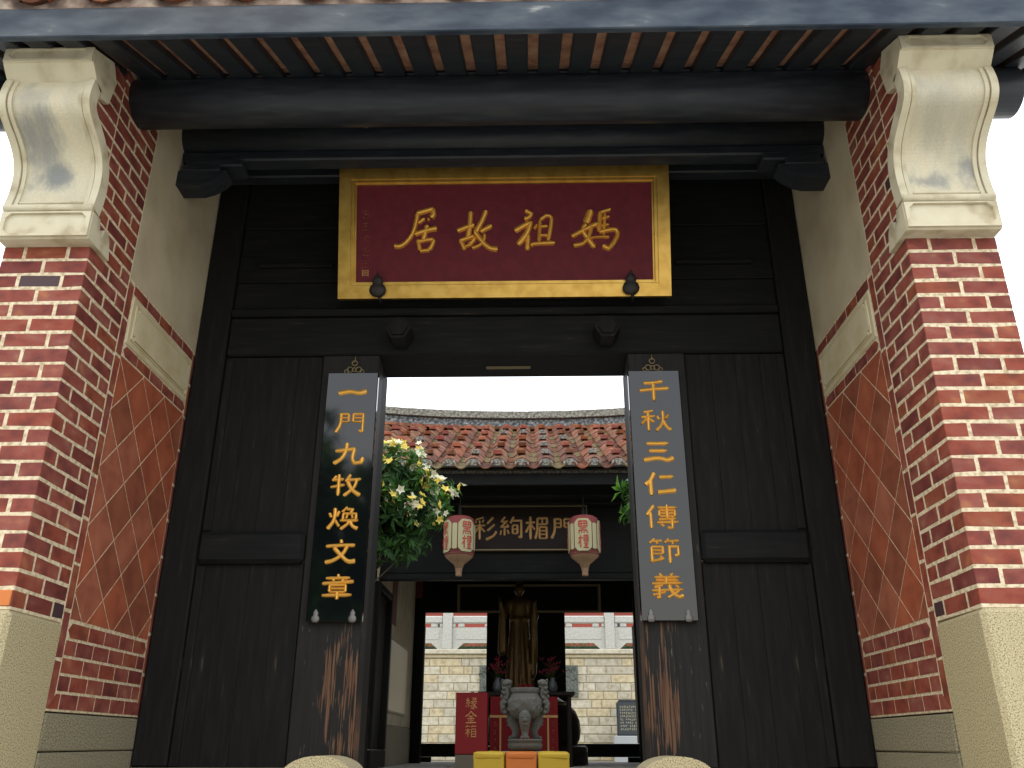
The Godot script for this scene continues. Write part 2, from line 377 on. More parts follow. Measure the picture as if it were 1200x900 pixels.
func make_materials() -> void:
	var W := Color.WHITE
	var fine := noise_tex(3, 0.05, [Color(0.2, 0.2, 0.2), W], [0.2, 0.8], 4)
	var speck := noise_tex(4, 0.16, [Color(0.1, 0.1, 0.1), W], [0.25, 0.75], 3)
	var grain := noise_tex(5, 0.03, [Color(0.2, 0.2, 0.2), W], [0.2, 0.8], 5)
	# brick
	var bt := noise_tex(11, 0.005, [lin(0.150, 0.042, 0.034), lin(0.215, 0.054, 0.039), lin(0.255, 0.068, 0.046), lin(0.245, 0.080, 0.060), lin(0.34, 0.125, 0.066)], [0.12, 0.38, 0.55, 0.72, 0.95], 4)
	var tints := [Color(1, 1, 1), Color(0.92, 0.89, 0.91), Color(1, 0.95, 0.90), Color(0.95, 0.97, 1), Color(0.84, 0.80, 0.84), Color(1, 1.0, 0.88)]
	for i in 6:
		mat("brick_%d" % i, tints[i], 0.8, {"tex": bt, "scale": Vector3(1.9, 2.8, 1.9), "spec": 0.35})
		(M["brick_%d" % i] as StandardMaterial3D).uv1_offset = Vector3(0.17 * i, 0.31 * i, 0.23 * i)
	mat("brick_burnt", lin(0.05, 0.022, 0.026), 0.7)
	mat("brick_orange", lin(0.55, 0.17, 0.04), 0.8)
	mat("mortar", W, 0.95, {"tex": noise_tex(12, 0.03, [lin(0.42, 0.33, 0.205), lin(0.62, 0.51, 0.34), lin(0.71, 0.61, 0.44)], [0.2, 0.5, 0.85]), "scale": Vector3(2, 2, 2)})
	var tt := noise_tex(13, 0.005, [lin(0.25, 0.078, 0.045), lin(0.33, 0.105, 0.060), lin(0.38, 0.135, 0.076)], [0.1, 0.5, 0.95], 5)
	for i in 3:
		mat("tile_%d" % i, [Color(1, 1, 1), Color(0.88, 0.86, 0.84), Color(1.0, 0.92, 0.86)][i], 0.75, {"tex": tt, "scale": Vector3(1.7, 1.7, 1.7), "spec": 0.35})
	mat("granite", W, 0.85, {"tex": noise_tex(14, 0.11, [lin(0.13, 0.108, 0.06), lin(0.36, 0.30, 0.168), lin(0.45, 0.382, 0.222), lin(0.55, 0.485, 0.305)], [0.24, 0.38, 0.58, 0.85], 3), "scale": Vector3(2.2, 2.2, 2.2)})
	mat("granite_grey", W, 0.85, {"tex": noise_tex(15, 0.10, [lin(0.08, 0.07, 0.045), lin(0.24, 0.21, 0.135), lin(0.33, 0.295, 0.20)], [0.22, 0.45, 0.85], 3), "scale": Vector3(2.0, 2.0, 2.0)})
	mat("plaster", W, 0.9, {"tex": noise_tex(16, 0.008, [lin(0.42, 0.355, 0.235), lin(0.50, 0.43, 0.295), lin(0.55, 0.485, 0.345)], [0.15, 0.55, 0.95], 5), "scale": Vector3(0.45, 0.45, 0.45)})
	mat("cream", W, 0.85, {"tex": noise_tex(17, 0.012, [lin(0.50, 0.42, 0.25), lin(0.56, 0.485, 0.31), lin(0.60, 0.54, 0.37)], [0.15, 0.5, 0.9], 4), "scale": Vector3(0.7, 0.7, 0.7)})
	# limewashed bracket with blue-grey mould stains
	mat("bracket_a", W, 0.8, {"tex": stain_image(23, [[0.30, 0.18, 0.22, 0.14, 0.45], [0.34, 0.45, 0.22, 0.24, 0.85], [0.46, 0.66, 0.22, 0.13, 1.0]])})
	mat("bracket_b", W, 0.8, {"tex": stain_image(29, [[0.45, 0.30, 0.40, 0.26, 0.30], [0.86, 0.70, 0.17, 0.17, 0.85], [0.36, 0.79, 0.24, 0.07, 0.75], [0.72, 0.40, 0.2, 0.2, 0.35]])})
	mat("bracket_rim", W, 0.8, {"tex": noise_tex(24, 0.012, [lin(0.38, 0.32, 0.20), lin(0.55, 0.49, 0.345), lin(0.60, 0.55, 0.40)], [0.1, 0.45, 0.9], 5), "scale": Vector3(0.8, 0.8, 0.8)})
	# timber
	var wt2 := noise_tex(31, 0.02, [lin(0.0110, 0.0108, 0.0105), lin(0.0130, 0.0126, 0.0120), lin(0.0165, 0.0152, 0.0135), lin(0.028, 0.0235, 0.0195), lin(0.10, 0.083, 0.066)], [0.2, 0.5, 0.80, 0.91, 1.0], 5)
	mat("wood", W, 0.55, {"tex": wt2, "scale": Vector3(2.4, 0.22, 2.4), "spec": 0.18})
	mat("wood_across", Color(0.95, 0.98, 1.0), 0.55, {"tex": wt2, "scale": Vector3(0.22, 2.4, 2.4), "spec": 0.18})
	mat("wood_deep", W, 0.5, {"tex": wt2, "scale": Vector3(2.4, 2.4, 0.25), "spec": 0.28})
	mat("blue_paint", W, 0.42, {"tex": noise_tex(33, 0.014, [lin(0.020, 0.029, 0.045), lin(0.038, 0.051, 0.068), lin(0.070, 0.083, 0.097), lin(0.3, 0.3, 0.28)], [0.2, 0.5, 0.85, 1.0], 5), "scale": Vector3(0.35, 0.9, 0.9), "spec": 0.3})
	mat("beam_paint", W, 0.46, {"tex": noise_tex(34, 0.02, [lin(0.016, 0.019, 0.025), lin(0.021, 0.025, 0.031), lin(0.038, 0.040, 0.044)], [0.2, 0.55, 0.95], 5), "scale": Vector3(0.3, 2.2, 2.2), "spec": 0.4})
	uv_on = false
	mat("stile_a", W, 0.55, {"tex": worn_image(41, true), "spec": 0.28})
	mat("stile_b", W, 0.55, {"tex": worn_image(58, false), "spec": 0.28})
	# plaques
	mat("lacquer", lin(0.004, 0.005, 0.006), 0.05, {"spec": 0.52})
	mat("red_lacquer", W, 0.55, {"tex": noise_tex(36, 0.02, [lin(0.115, 0.015, 0.024), lin(0.14, 0.018, 0.027)], [0.3, 0.7], 4), "scale": Vector3(1, 1, 1), "spec": 0.3})
	mat("gold", W, 0.34, {"tex": noise_tex(37, 0.02, [lin(0.52, 0.31, 0.07), lin(0.62, 0.385, 0.09), lin(0.68, 0.44, 0.12)], [0.15, 0.55, 0.95], 5), "scale": Vector3(0.8, 0.8, 0.8), "metal": 0.85})
	mat("gold_leaf", lin(0.78, 0.41, 0.07), 0.42, {"metal": 0.5})
	mat("gold_old", lin(0.46, 0.26, 0.09), 0.5, {"metal": 0.3})
	mat("iron", lin(0.03, 0.026, 0.026), 0.55, {"metal": 0.5})
	mat("pewter", lin(0.16, 0.15, 0.14), 0.5, {"metal": 0.4})
	mat("brass_dull", lin(0.22, 0.17, 0.09), 0.5, {"metal": 0.6})
	# hall
	for i in 4:
		mat("roof_tile_%d" % i, [Color(1, 1, 1), Color(0.82, 0.8, 0.8), Color(1, 0.9, 0.8), Color(0.9, 0.96, 0.86)][i], 0.85, {"tex": noise_tex(51, 0.014, [lin(0.085, 0.048, 0.028), lin(0.18, 0.072, 0.040), lin(0.26, 0.098, 0.052), lin(0.30, 0.145, 0.085)], [0.2, 0.45, 0.7, 0.95], 5) if i == 0 else (M["roof_tile_0"] as StandardMaterial3D).albedo_texture, "scale": Vector3(0.9, 0.9, 0.9), "spec": 0.3})
	mat("moss_tile", W, 0.95, {"tex": noise_tex(52, 0.02, [lin(0.10, 0.085, 0.03), lin(0.19, 0.15, 0.06), lin(0.26, 0.12, 0.06)], [0.25, 0.55, 0.8], 5), "scale": Vector3(1.2, 1.2, 1.2), "bump": fine, "deep": 0.5})
	mat("roof_mortar", W, 0.95, {"tex": noise_tex(53, 0.03, [lin(0.10, 0.095, 0.085), lin(0.24, 0.22, 0.19), lin(0.40, 0.38, 0.33)], [0.2, 0.5, 0.85], 5), "scale": Vector3(1.5, 1.5, 1.5), "bump": speck, "deep": 0.6})
	mat("ridge_stone", W, 0.95, {"tex": noise_tex(54, 0.035, [lin(0.09, 0.085, 0.07), lin(0.23, 0.22, 0.185), lin(0.42, 0.40, 0.33)], [0.2, 0.5, 0.88], 5), "scale": Vector3(0.9, 0.9, 0.9), "bump": speck, "deep": 1.2})
	mat("ridge_face", W, 0.95, {"tex": noise_tex(55, 0.03, [lin(0.06, 0.065, 0.07), lin(0.15, 0.16, 0.165), lin(0.36, 0.37, 0.37)], [0.25, 0.55, 0.85], 5), "scale": Vector3(0.8, 0.8, 0.8), "bump": grain, "deep": 2.5})
	mat("old_red", lin(0.13, 0.022, 0.016), 0.7)
	mat("column_red", lin(0.10, 0.024, 0.016), 0.6)
	mat("paving", W, 0.85, {"tex": noise_tex(58, 0.02, [lin(0.33, 0.31, 0.27), lin(0.44, 0.415, 0.365), lin(0.52, 0.49, 0.43)], [0.25, 0.5, 0.8], 5), "scale": Vector3(0.7, 0.7, 0.7), "bump": speck, "deep": 0.3})
	for i in 3:
		mat("ashlar_%d" % i, [Color(1, 1, 1), Color(0.93, 0.93, 0.93), Color(1, 0.97, 0.90)][i], 0.9, {"tex": noise_tex(59, 0.013, [lin(0.40, 0.35, 0.245), lin(0.52, 0.47, 0.35), lin(0.60, 0.56, 0.445)], [0.15, 0.5, 0.9], 5) if i == 0 else (M["ashlar_0"] as StandardMaterial3D).albedo_texture, "scale": Vector3(0.8, 0.8, 0.8), "bump": fine, "deep": 0.5})
	mat("ashlar_joint", lin(0.34, 0.29, 0.195), 0.95)
	mat("white_stone", W, 0.8, {"tex": noise_tex(60, 0.03, [lin(0.42, 0.41, 0.36), lin(0.48, 0.475, 0.425)], [0.3, 0.7], 4), "scale": Vector3(0.8, 0.8, 0.8)})
	mat("green_stone", W, 0.8, {"tex": noise_tex(61, 0.03, [lin(0.075, 0.085, 0.07), lin(0.15, 0.165, 0.135)], [0.3, 0.7], 4), "scale": Vector3(1, 1, 1), "bump": speck, "deep": 0.5})
	mat("burner_stone", W, 0.75, {"tex": noise_tex(62, 0.05, [lin(0.05, 0.049, 0.042), lin(0.105, 0.102, 0.087), lin(0.16, 0.153, 0.13)], [0.25, 0.5, 0.8], 4), "scale": Vector3(3, 3, 3), "bump": fine, "deep": 0.5})
	mat("slate", lin(0.035, 0.042, 0.048), 0.7, {"spec": 0.3})
	mat("pale_stone", lin(0.36, 0.38, 0.38), 0.8)
	mat("red_wall", lin(0.26, 0.05, 0.032), 0.85)
	mat("bronze", W, 0.42, {"tex": noise_tex(63, 0.03, [lin(0.10, 0.06, 0.020), lin(0.18, 0.11, 0.036)], [0.2, 0.8], 4), "scale": Vector3(2, 2, 2), "metal": 0.6})
	mat("dark_lacquer", lin(0.014, 0.009, 0.007), 0.4, {"spec": 0.25})
	mat("red_cloth", lin(0.18, 0.016, 0.018), 0.85, {"spec": 0.2})
	mat("red_box", lin(0.19, 0.017, 0.019), 0.6, {"spec": 0.25})
	mat("box_base", lin(0.11, 0.095, 0.07), 0.8)
	mat("yellow_cloth", lin(0.50, 0.33, 0.022), 0.6)
	mat("orange_cloth", lin(0.55, 0.15, 0.022), 0.5)
	mat("lantern_red", lin(0.16, 0.028, 0.026), 0.8)
	mat("lantern_cream", lin(0.36, 0.335, 0.19), 0.8)
	mat("lantern_ink", lin(0.38, 0.065, 0.045), 0.85)
	mat("lantern_tan", W, 0.8, {"tex": noise_tex(64, 0.06, [lin(0.20, 0.12, 0.07), lin(0.34, 0.25, 0.13), lin(0.22, 0.05, 0.04)], [0.3, 0.55, 0.8], 3), "scale": Vector3(2.5, 2.5, 2.5)})
	mat("steel", lin(0.19, 0.178, 0.14), 0.3, {"metal": 0.8})
	# plants
	for i in 3:
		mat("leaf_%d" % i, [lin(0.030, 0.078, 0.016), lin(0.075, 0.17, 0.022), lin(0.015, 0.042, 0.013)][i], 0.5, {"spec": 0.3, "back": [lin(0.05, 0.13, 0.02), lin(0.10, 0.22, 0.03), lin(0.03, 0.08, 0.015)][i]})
	mat("petal_white", lin(0.78, 0.75, 0.58), 0.6, {"back": lin(0.3, 0.28, 0.18)})
	mat("petal_yellow", lin(0.78, 0.62, 0.13), 0.6, {"back": lin(0.3, 0.22, 0.03)})
	mat("petal_pink", lin(0.45, 0.04, 0.09), 0.7)
	mat("bark", lin(0.06, 0.045, 0.032), 0.95)
	mat("vase", lin(0.08, 0.09, 0.09), 0.4)
	mat("eave_bed", W, 0.95, {"tex": noise_tex(66, 0.012, [lin(0.10, 0.07, 0.055), lin(0.24, 0.165, 0.125), lin(0.42, 0.34, 0.27)], [0.2, 0.5, 0.9], 5), "scale": Vector3(1.4, 1.4, 1.4)})
	mat("sheathing", W, 0.85, {"tex": noise_tex(65, 0.01, [lin(0.30, 0.14, 0.095), lin(0.42, 0.22, 0.15), lin(0.50, 0.30, 0.21)], [0.15, 0.5, 0.9], 4), "scale": Vector3(1.5, 1.5, 1.5)})

# ---------------------------------------------------------------- the gate's brick side walls
func brick_mat() -> Material:
	var r := rng.randf()
	if r < 0.004: return M["brick_burnt"]
	return M["brick_%d" % [0, 0, 1, 2, 2, 3, 3, 4, 5][rng.randi() % 9]]

func brick(parent: Node3D, c: Vector3, s: Vector3, m: Material = null, called := "brick") -> void:
	wob_up = 4.5
	var o := part(parent, called, box_mesh(s, 0.0026, 0.0007, rng.randi() % 6), m if m else brick_mat(), c)
	wob_up = 1.0
	o.rotation = Vector3(rng.randf_range(-0.006, 0.006), rng.randf_range(-0.003, 0.003), rng.randf_range(-0.006, 0.006))

func side_wall(s: float, label: String) -> void:
	var X := 2.0 * s
	var wall := thing("gate_side_wall", label, "wall", Vector3(2.2 * s, -0.45, 0.7), "brick side walls of the gate")
	var h := 0.0657; var pitch := 0.0797; var y0 := 0.5257; var jt := 0.014
	# mortar body
	var st := begin()
	box(st, Vector3(X + s * 0.215, (0.52 + 3.75) / 2, 1.2265), Vector3(0.4272, 3.75 - 0.52, 0.4246), 0.002)
	box(st, Vector3(X + s * 0.215, 1.25, 0.505), Vector3(0.4272, 2.22, 1.019), 0.002)
	box(st, Vector3(X + s * 0.219, 1.8, -0.8), Vector3(0.42, 3.9, 1.56), 0.01)
	part(wall, "mortar_bed", done(st), M.mortar)
	for k in 36:
		var y := y0 + pitch * (k + 0.5) + 0.002
		var front := k < 22
		if y > 3.44: break
		if k % 2 == 0:
			brick(wall, Vector3(X + s * 0.10375, y, 1.39), Vector3(0.2075, h, 0.1))
			if front: brick(wall, Vector3(X + s * 0.32625, y, 1.39), Vector3(0.2075, h, 0.1))
			brick(wall, Vector3(X + s * 0.05, y, 1.2245), Vector3(0.1, h, 0.205))
			brick(wall, Vector3(X + s * 0.05, y, 1.0625), Vector3(0.1, h, 0.091), M.brick_burnt if (k == 0) else null)
		else:
			brick(wall, Vector3(X + s * 0.05, y, 1.3365), Vector3(0.1, h, 0.207))
			brick(wall, Vector3(X + s * 0.05, y, 1.1175), Vector3(0.1, h, 0.201))
			if front:
				brick(wall, Vector3(X + s * 0.215, y, 1.39), Vector3(0.2, h, 0.1))
				brick(wall, Vector3(X + s * 0.38, y, 1.39), Vector3(0.1, h, 0.1))
	if s < 0: brick(wall, Vector3(-2.0 - 0.0975, y0 + pitch * 0.5 + 0.002, 1.394), Vector3(0.18, h, 0.1), M.brick_orange)
	# stones at the foot
	st = begin()
	box(st, Vector3(X + s * 0.216, 0.035, 1.23), Vector3(0.45, 0.97, 0.45), 0.018, 0.006)
	part(wall, "base_stone", done(st), M.granite)
	st = begin()
	box(st, Vector3(X + s * 0.2165, 0.055, 0.49), Vector3(0.433, 0.16, 1.0), 0.006, 0.003)
	part(wall, "base_stone", done(st), M.granite_grey)
	st = begin()
	box(st, Vector3(X + s * 0.2145, -0.24, 0.49), Vector3(0.433, 0.42, 1.0), 0.006, 0.003)
	part(wall, "base_stone", done(st), M.granite_grey)
	# plaster above the panel
	st = begin()
	box(st, Vector3(X + s * 0.2, 3.05, 0.51), Vector3(0.4, 1.41, 1.01), 0.004)
	part(wall, "plaster", done(st), M.plaster)
	# upright border strips
	for strip in [[0.949, 1.007], [0.004, 0.056]]:
		var y := 0.15
		while y < 2.32:
			var l: float = min(0.205, 2.33 - y)
			if l > 0.04: brick(wall, Vector3(X + s * 0.03, y + l / 2, (strip[0] + strip[1]) / 2), Vector3(0.06, l, strip[1] - strip[0]))
			y += 0.219
	var face := func(u: float, v: float, w: float) -> Vector3: return Vector3(X - s * w, v, u)
	# courses above and below the small plaque; end bricks are cut to a point
	for row in [[2.279, 2.336, false], [1.92, 1.978, true]]:
		for i in 5:
			var za: float = 0.064 + i * 0.1765; var zb: float = za + 0.1665
			if row[2] and (i == 0 or i == 4):
				var pm: float = (row[0] + row[1]) / 2
				var pl: PackedVector2Array = [Vector2(za, row[0]), Vector2(zb - 0.03, row[0]), Vector2(zb, pm), Vector2(zb - 0.03, row[1]), Vector2(za, row[1])]
				if i == 0: pl = [Vector2(zb, row[0]), Vector2(zb, row[1]), Vector2(za + 0.03, row[1]), Vector2(za, pm), Vector2(za + 0.03, row[0])]
				st = begin(); prism(st, pl, -0.05, 0.002, face)
				part(wall, "brick", done(st), brick_mat())
			else: brick(wall, Vector3(X + s * 0.03, (row[0] + row[1]) / 2, (za + zb) / 2), Vector3(0.063, row[1] - row[0], zb - za))
	# small cream plaque
	st = begin()
	box(st, Vector3(X + s * 0.028, 2.1285, 0.503), Vector3(0.07, 0.28, 0.868), 0.005)
	var pq := part(wall, "panel_frame", done(st), M.cream)
	var n := 0.022
	var pz0 := 0.118; var pz1 := 0.885; var py0 := 2.035; var py1 := 2.222
	var notch: PackedVector2Array = [Vector2(pz0 + n, py0), Vector2(pz1 - n, py0), Vector2(pz1 - n, py0 + n), Vector2(pz1, py0 + n), Vector2(pz1, py1 - n), Vector2(pz1 - n, py1 - n), Vector2(pz1 - n, py1), Vector2(pz0 + n, py1), Vector2(pz0 + n, py1 - n), Vector2(pz0, py1 - n), Vector2(pz0, py0 + n), Vector2(pz0 + n, py0 + n)]
	st = begin(); prism(st, notch, 0.0, 0.016, face)
	part(pq, "panel_field", done(st), M.cream)
	for e in [[pz0 - 0.014, pz0 - 0.005, py0 - 0.014, py1 + 0.014], [pz1 + 0.005, pz1 + 0.014, py0 - 0.014, py1 + 0.014], [pz0 - 0.014, pz1 + 0.014, py0 - 0.014, py0 - 0.005], [pz0 - 0.014, pz1 + 0.014, py1 + 0.005, py1 + 0.014]]:
		st = begin(); box(st, Vector3(X - s * 0.009, (e[2] + e[3]) / 2, (e[0] + e[1]) / 2), Vector3(0.01, e[3] - e[2], e[1] - e[0]), 0.002)
		part(pq, "moulding", done(st), M.cream)
	# diagonal floor tiles set on the wall
	var rect: PackedVector2Array = [Vector2(0.064, 0.548), Vector2(0.942, 0.548), Vector2(0.942, 1.908), Vector2(0.064, 1.908)]
	for i in range(-6, 4):
		for j in range(-2, 10):
			if (i + j) % 2 == 0: continue
			var c := Vector2(0.661 + 0.1475 * i, 0.677 + 0.153 * j)
			var a := 0.1475 - 0.0056; var b := 0.153 - 0.0056
			var dia: PackedVector2Array = [c + Vector2(a, 0), c + Vector2(0, b), c + Vector2(-a, 0), c + Vector2(0, -b)]
			for piece in Geometry2D.intersect_polygons(dia, rect):
				if piece.size() < 3 or absf(poly_area(piece)) < 0.0006: continue
				st = begin(); prism(st, piece, -0.02, 0.0002 + rng.randf_range(0.0, 0.001), face)
				part(wall, "tile", done(st), M["tile_%d" % (rng.randi() % 3)])
	# skirting of brick
	for r in 5:
		var ya := 0.151 + r * 0.0785; var yb := ya + 0.0645
		var z := 0.066 if r != 0 else 0.012
		var zend := 0.940 if r != 0 else 0.999
		var first := true
		while z < zend - 0.02:
			var l := 0.158
			if first and r % 2 == 1: l = 0.085
			if first and r == 0: l = 0.2
			if zend - z - l < 0.05: l = zend - z
			if r % 2 == 1 and not first and zend - z - l < 0.14 and zend - z - l > 0.03: l = 0.158
			var z2: float = min(z + l, zend)
			var last := z2 > zend - 0.001
			var q: PackedVector2Array = [Vector2(z, ya), Vector2(z2, ya), Vector2(z2, yb), Vector2(z, yb)]
			if r == 0 and first: q[3] = Vector2(z + 0.055, yb)
			if r == 0 and last: q[2] = Vector2(z2 - 0.06, yb)
			if r == 4 and first: q = [Vector2(z + 0.025, ya), Vector2(z2, ya), Vector2(z2, yb), Vector2(z + 0.025, yb), Vector2(z, (ya + yb) / 2)]
			if r == 4 and last: q = [Vector2(z, ya), Vector2(z2 - 0.028, ya), Vector2(z2, (ya + yb) / 2), Vector2(z2 - 0.028, yb), Vector2(z, yb)]
			st = begin(); prism(st, q, -0.05, 0.0015, face)
			part(wall, "brick", done(st), brick_mat())
			z = z2 + 0.012
			first = false
	scroll_bracket(wall, s)

func brick_stone(parent: Node3D, c: Vector3, s: Vector3) -> void:
	var st := begin()
	box(st, c, s, 0.014, 0.004)
	part(parent, "stone_block", done(st), M["ashlar_%d" % (rng.randi() % 3)])

func poly_area(p: PackedVector2Array) -> float:
	var a := 0.0
	for i in p.size(): a += p[i].cross(p[(i + 1) % p.size()])
	return a / 2

const SCROLL := [Vector2(1.735, 3.045), Vector2(1.746, 3.0), Vector2(1.752, 2.95), Vector2(1.745, 2.905), Vector2(1.718, 2.867), Vector2(1.675, 2.837), Vector2(1.622, 2.805), Vector2(1.572, 2.768), Vector2(1.534, 2.722), Vector2(1.512, 2.67), Vector2(1.503, 2.615), Vector2(1.503, 2.56), Vector2(1.508, 2.51), Vector2(1.516, 2.465), Vector2(1.52, 2.44)]

func scroll_z(y: float) -> float:   # how far the curve stands out at a height
	for i in SCROLL.size() - 1:
		if y <= SCROLL[i].y and y >= SCROLL[i + 1].y:
			return lerpf(SCROLL[i].x, SCROLL[i + 1].x, (SCROLL[i].y - y) / (SCROLL[i].y - SCROLL[i + 1].y))
	return SCROLL[0].x

func curve_band(deep: float, out: float) -> PackedVector2Array:
	var fine: Array[Vector2] = []
	for i in SCROLL.size() - 1:
		var p: Vector2 = SCROLL[max(i - 1, 0)]; var q: Vector2 = SCROLL[i]; var r: Vector2 = SCROLL[i + 1]; var t: Vector2 = SCROLL[min(i + 2, SCROLL.size() - 1)]
		for k in 3: fine.append(q.cubic_interpolate(r, p, t, k / 3.0))
	fine.append(SCROLL[SCROLL.size() - 1])
	var front := PackedVector2Array(); var rear := PackedVector2Array()
	for i in fine.size():
		var t: Vector2 = (fine[min(i + 1, fine.size() - 1)] - fine[max(i - 1, 0)]).normalized()
		front.append(fine[i] + Vector2(-t.y, t.x) * out)
		rear.append(fine[i] - Vector2(-t.y, t.x) * deep)
	rear.reverse()
	front.append_array(rear)
	return front

func scroll_bracket(wall: Node3D, s: float) -> void:
	var xa := 1.974; var xb := 2.426
	var across := func(u: float, v: float, w: float) -> Vector3: return Vector3(s * w, v, u)
	# brick corbelled out behind the stone facing
	for k in range(23, 37):
		var y := 0.5257 + 0.0797 * (k + 0.5) + 0.002
		if y > 3.30: break
		if y < 2.74: continue
		var zend := scroll_z(y - 0.034) - 0.06 if y < 3.0 else (1.64 if y < 3.22 else 1.56)
		var l := zend - 1.449
		if l > 0.03: brick(wall, Vector3(s * 2.05, y, 1.449 + l / 2), Vector3(0.1, 0.0657, l))
	var core := PackedVector2Array()
	for p in [Vector2(1.42, 2.44), Vector2(1.42, 3.28), Vector2(1.64, 3.20), Vector2(1.66, 2.95), Vector2(1.58, 2.83), Vector2(1.47, 2.73), Vector2(1.44, 2.62), Vector2(1.47, 2.5)]: core.append(p)
	var st := begin(); prism(st, core, 2.0012, 2.42, across)
	part(wall, "mortar_bed", done(st), M.mortar)
	uv_on = true; uv_rect = Rect2(-2.426 if s < 0 else 1.974, 2.44, 0.452, 0.605)
	st = begin(); prism(st, curve_band(0.07, 0.0), xa + 0.012, xb - 0.012, across)
	var body := part(wall, "scroll_bracket", done(st), M.bracket_a if s < 0 else M.bracket_b)
	uv_on = false
	# raised rims following the curve
	for side in [[xa, xa + 0.036, 0.016], [xa + 0.042, xa + 0.062, 0.009], [xb - 0.036, xb, 0.016], [xb - 0.062, xb - 0.042, 0.009]]:
		st = begin(); prism(st, curve_band(0.055, side[2]), side[0], side[1], across)
		part(body, "rim", done(st), M.bracket_rim)
	st = begin(); tube(st, [Vector3(s * (xa + 0.004), 2.446, 1.522), Vector3(s * (xb - 0.004), 2.446, 1.522)], [0.021, 0.021], 12)
	part(body, "roll", done(st), M.bracket_rim)
	st = begin(); box(st, Vector3(s * 2.2, 2.482, 1.512), Vector3(0.325, 0.014, 0.022), 0.004)
	part(body, "rim", done(st), M.bracket_rim)
	var foot: PackedVector2Array = [Vector2(1.30, 2.275), Vector2(1.512, 2.275), Vector2(1.52, 2.283), Vector2(1.52, 2.425), Vector2(1.45, 2.425), Vector2(1.43, 2.36), Vector2(1.405, 2.345), Vector2(1.39, 2.40), Vector2(1.355, 2.405), Vector2(1.33, 2.37)]
	st = begin(); prism(st, foot, xa, xb, across)
	var fb := part(body, "foot_block", done(st), M.bracket_rim)
	panel_ring(fb, s, 2.0, 2.40, 2.297, 2.413, 1.52)
	var head: PackedVector2Array = [Vector2(1.60, 3.02), Vector2(1.66, 3.0), Vector2(1.735, 3.045), Vector2(1.80, 3.11), Vector2(1.80, 3.19), Vector2(1.63, 3.265), Vector2(1.57, 3.18)]
	st = begin(); prism(st, head, xa, xb, across)
	var hb := part(body, "head_block", done(st), M.bracket_rim)
	panel_ring(hb, s, 2.0, 2.40, 3.125, 3.185, 1.80)

func panel_ring(parent: Node3D, s: float, xa: float, xb: float, ya: float, yb: float, z: float) -> void:   # raised frame with cut corners round a sunk field
	var c := 0.025; var t := 0.014
	var out: PackedVector2Array = [Vector2(xa - 0.022, ya - 0.014), Vector2(xb + 0.022, ya - 0.014), Vector2(xb + 0.022, yb + 0.008), Vector2(xa - 0.022, yb + 0.008)]
	var hole: PackedVector2Array = [Vector2(xa + c, ya), Vector2(xb - c, ya), Vector2(xb, ya + c), Vector2(xb, yb - c), Vector2(xb - c, yb), Vector2(xa + c, yb), Vector2(xa, yb - c), Vector2(xa, ya + c)]
	var m := (ya + yb) / 2
	var st := begin()
	for half in [[ya - 1.0, m], [m, yb + 1.0]]:
		var cut: PackedVector2Array = [Vector2(xa - 1, half[0]), Vector2(xb + 1, half[0]), Vector2(xb + 1, half[1]), Vector2(xa - 1, half[1])]
		for p in Geometry2D.intersect_polygons(out, cut):
			for q in Geometry2D.clip_polygons(p, hole):
				prism(st, q, z - 0.004, z + t, func(u: float, v: float, w: float) -> Vector3: return Vector3(s * u, v, w))
	part(parent, "frame", done(st), M.bracket_rim)

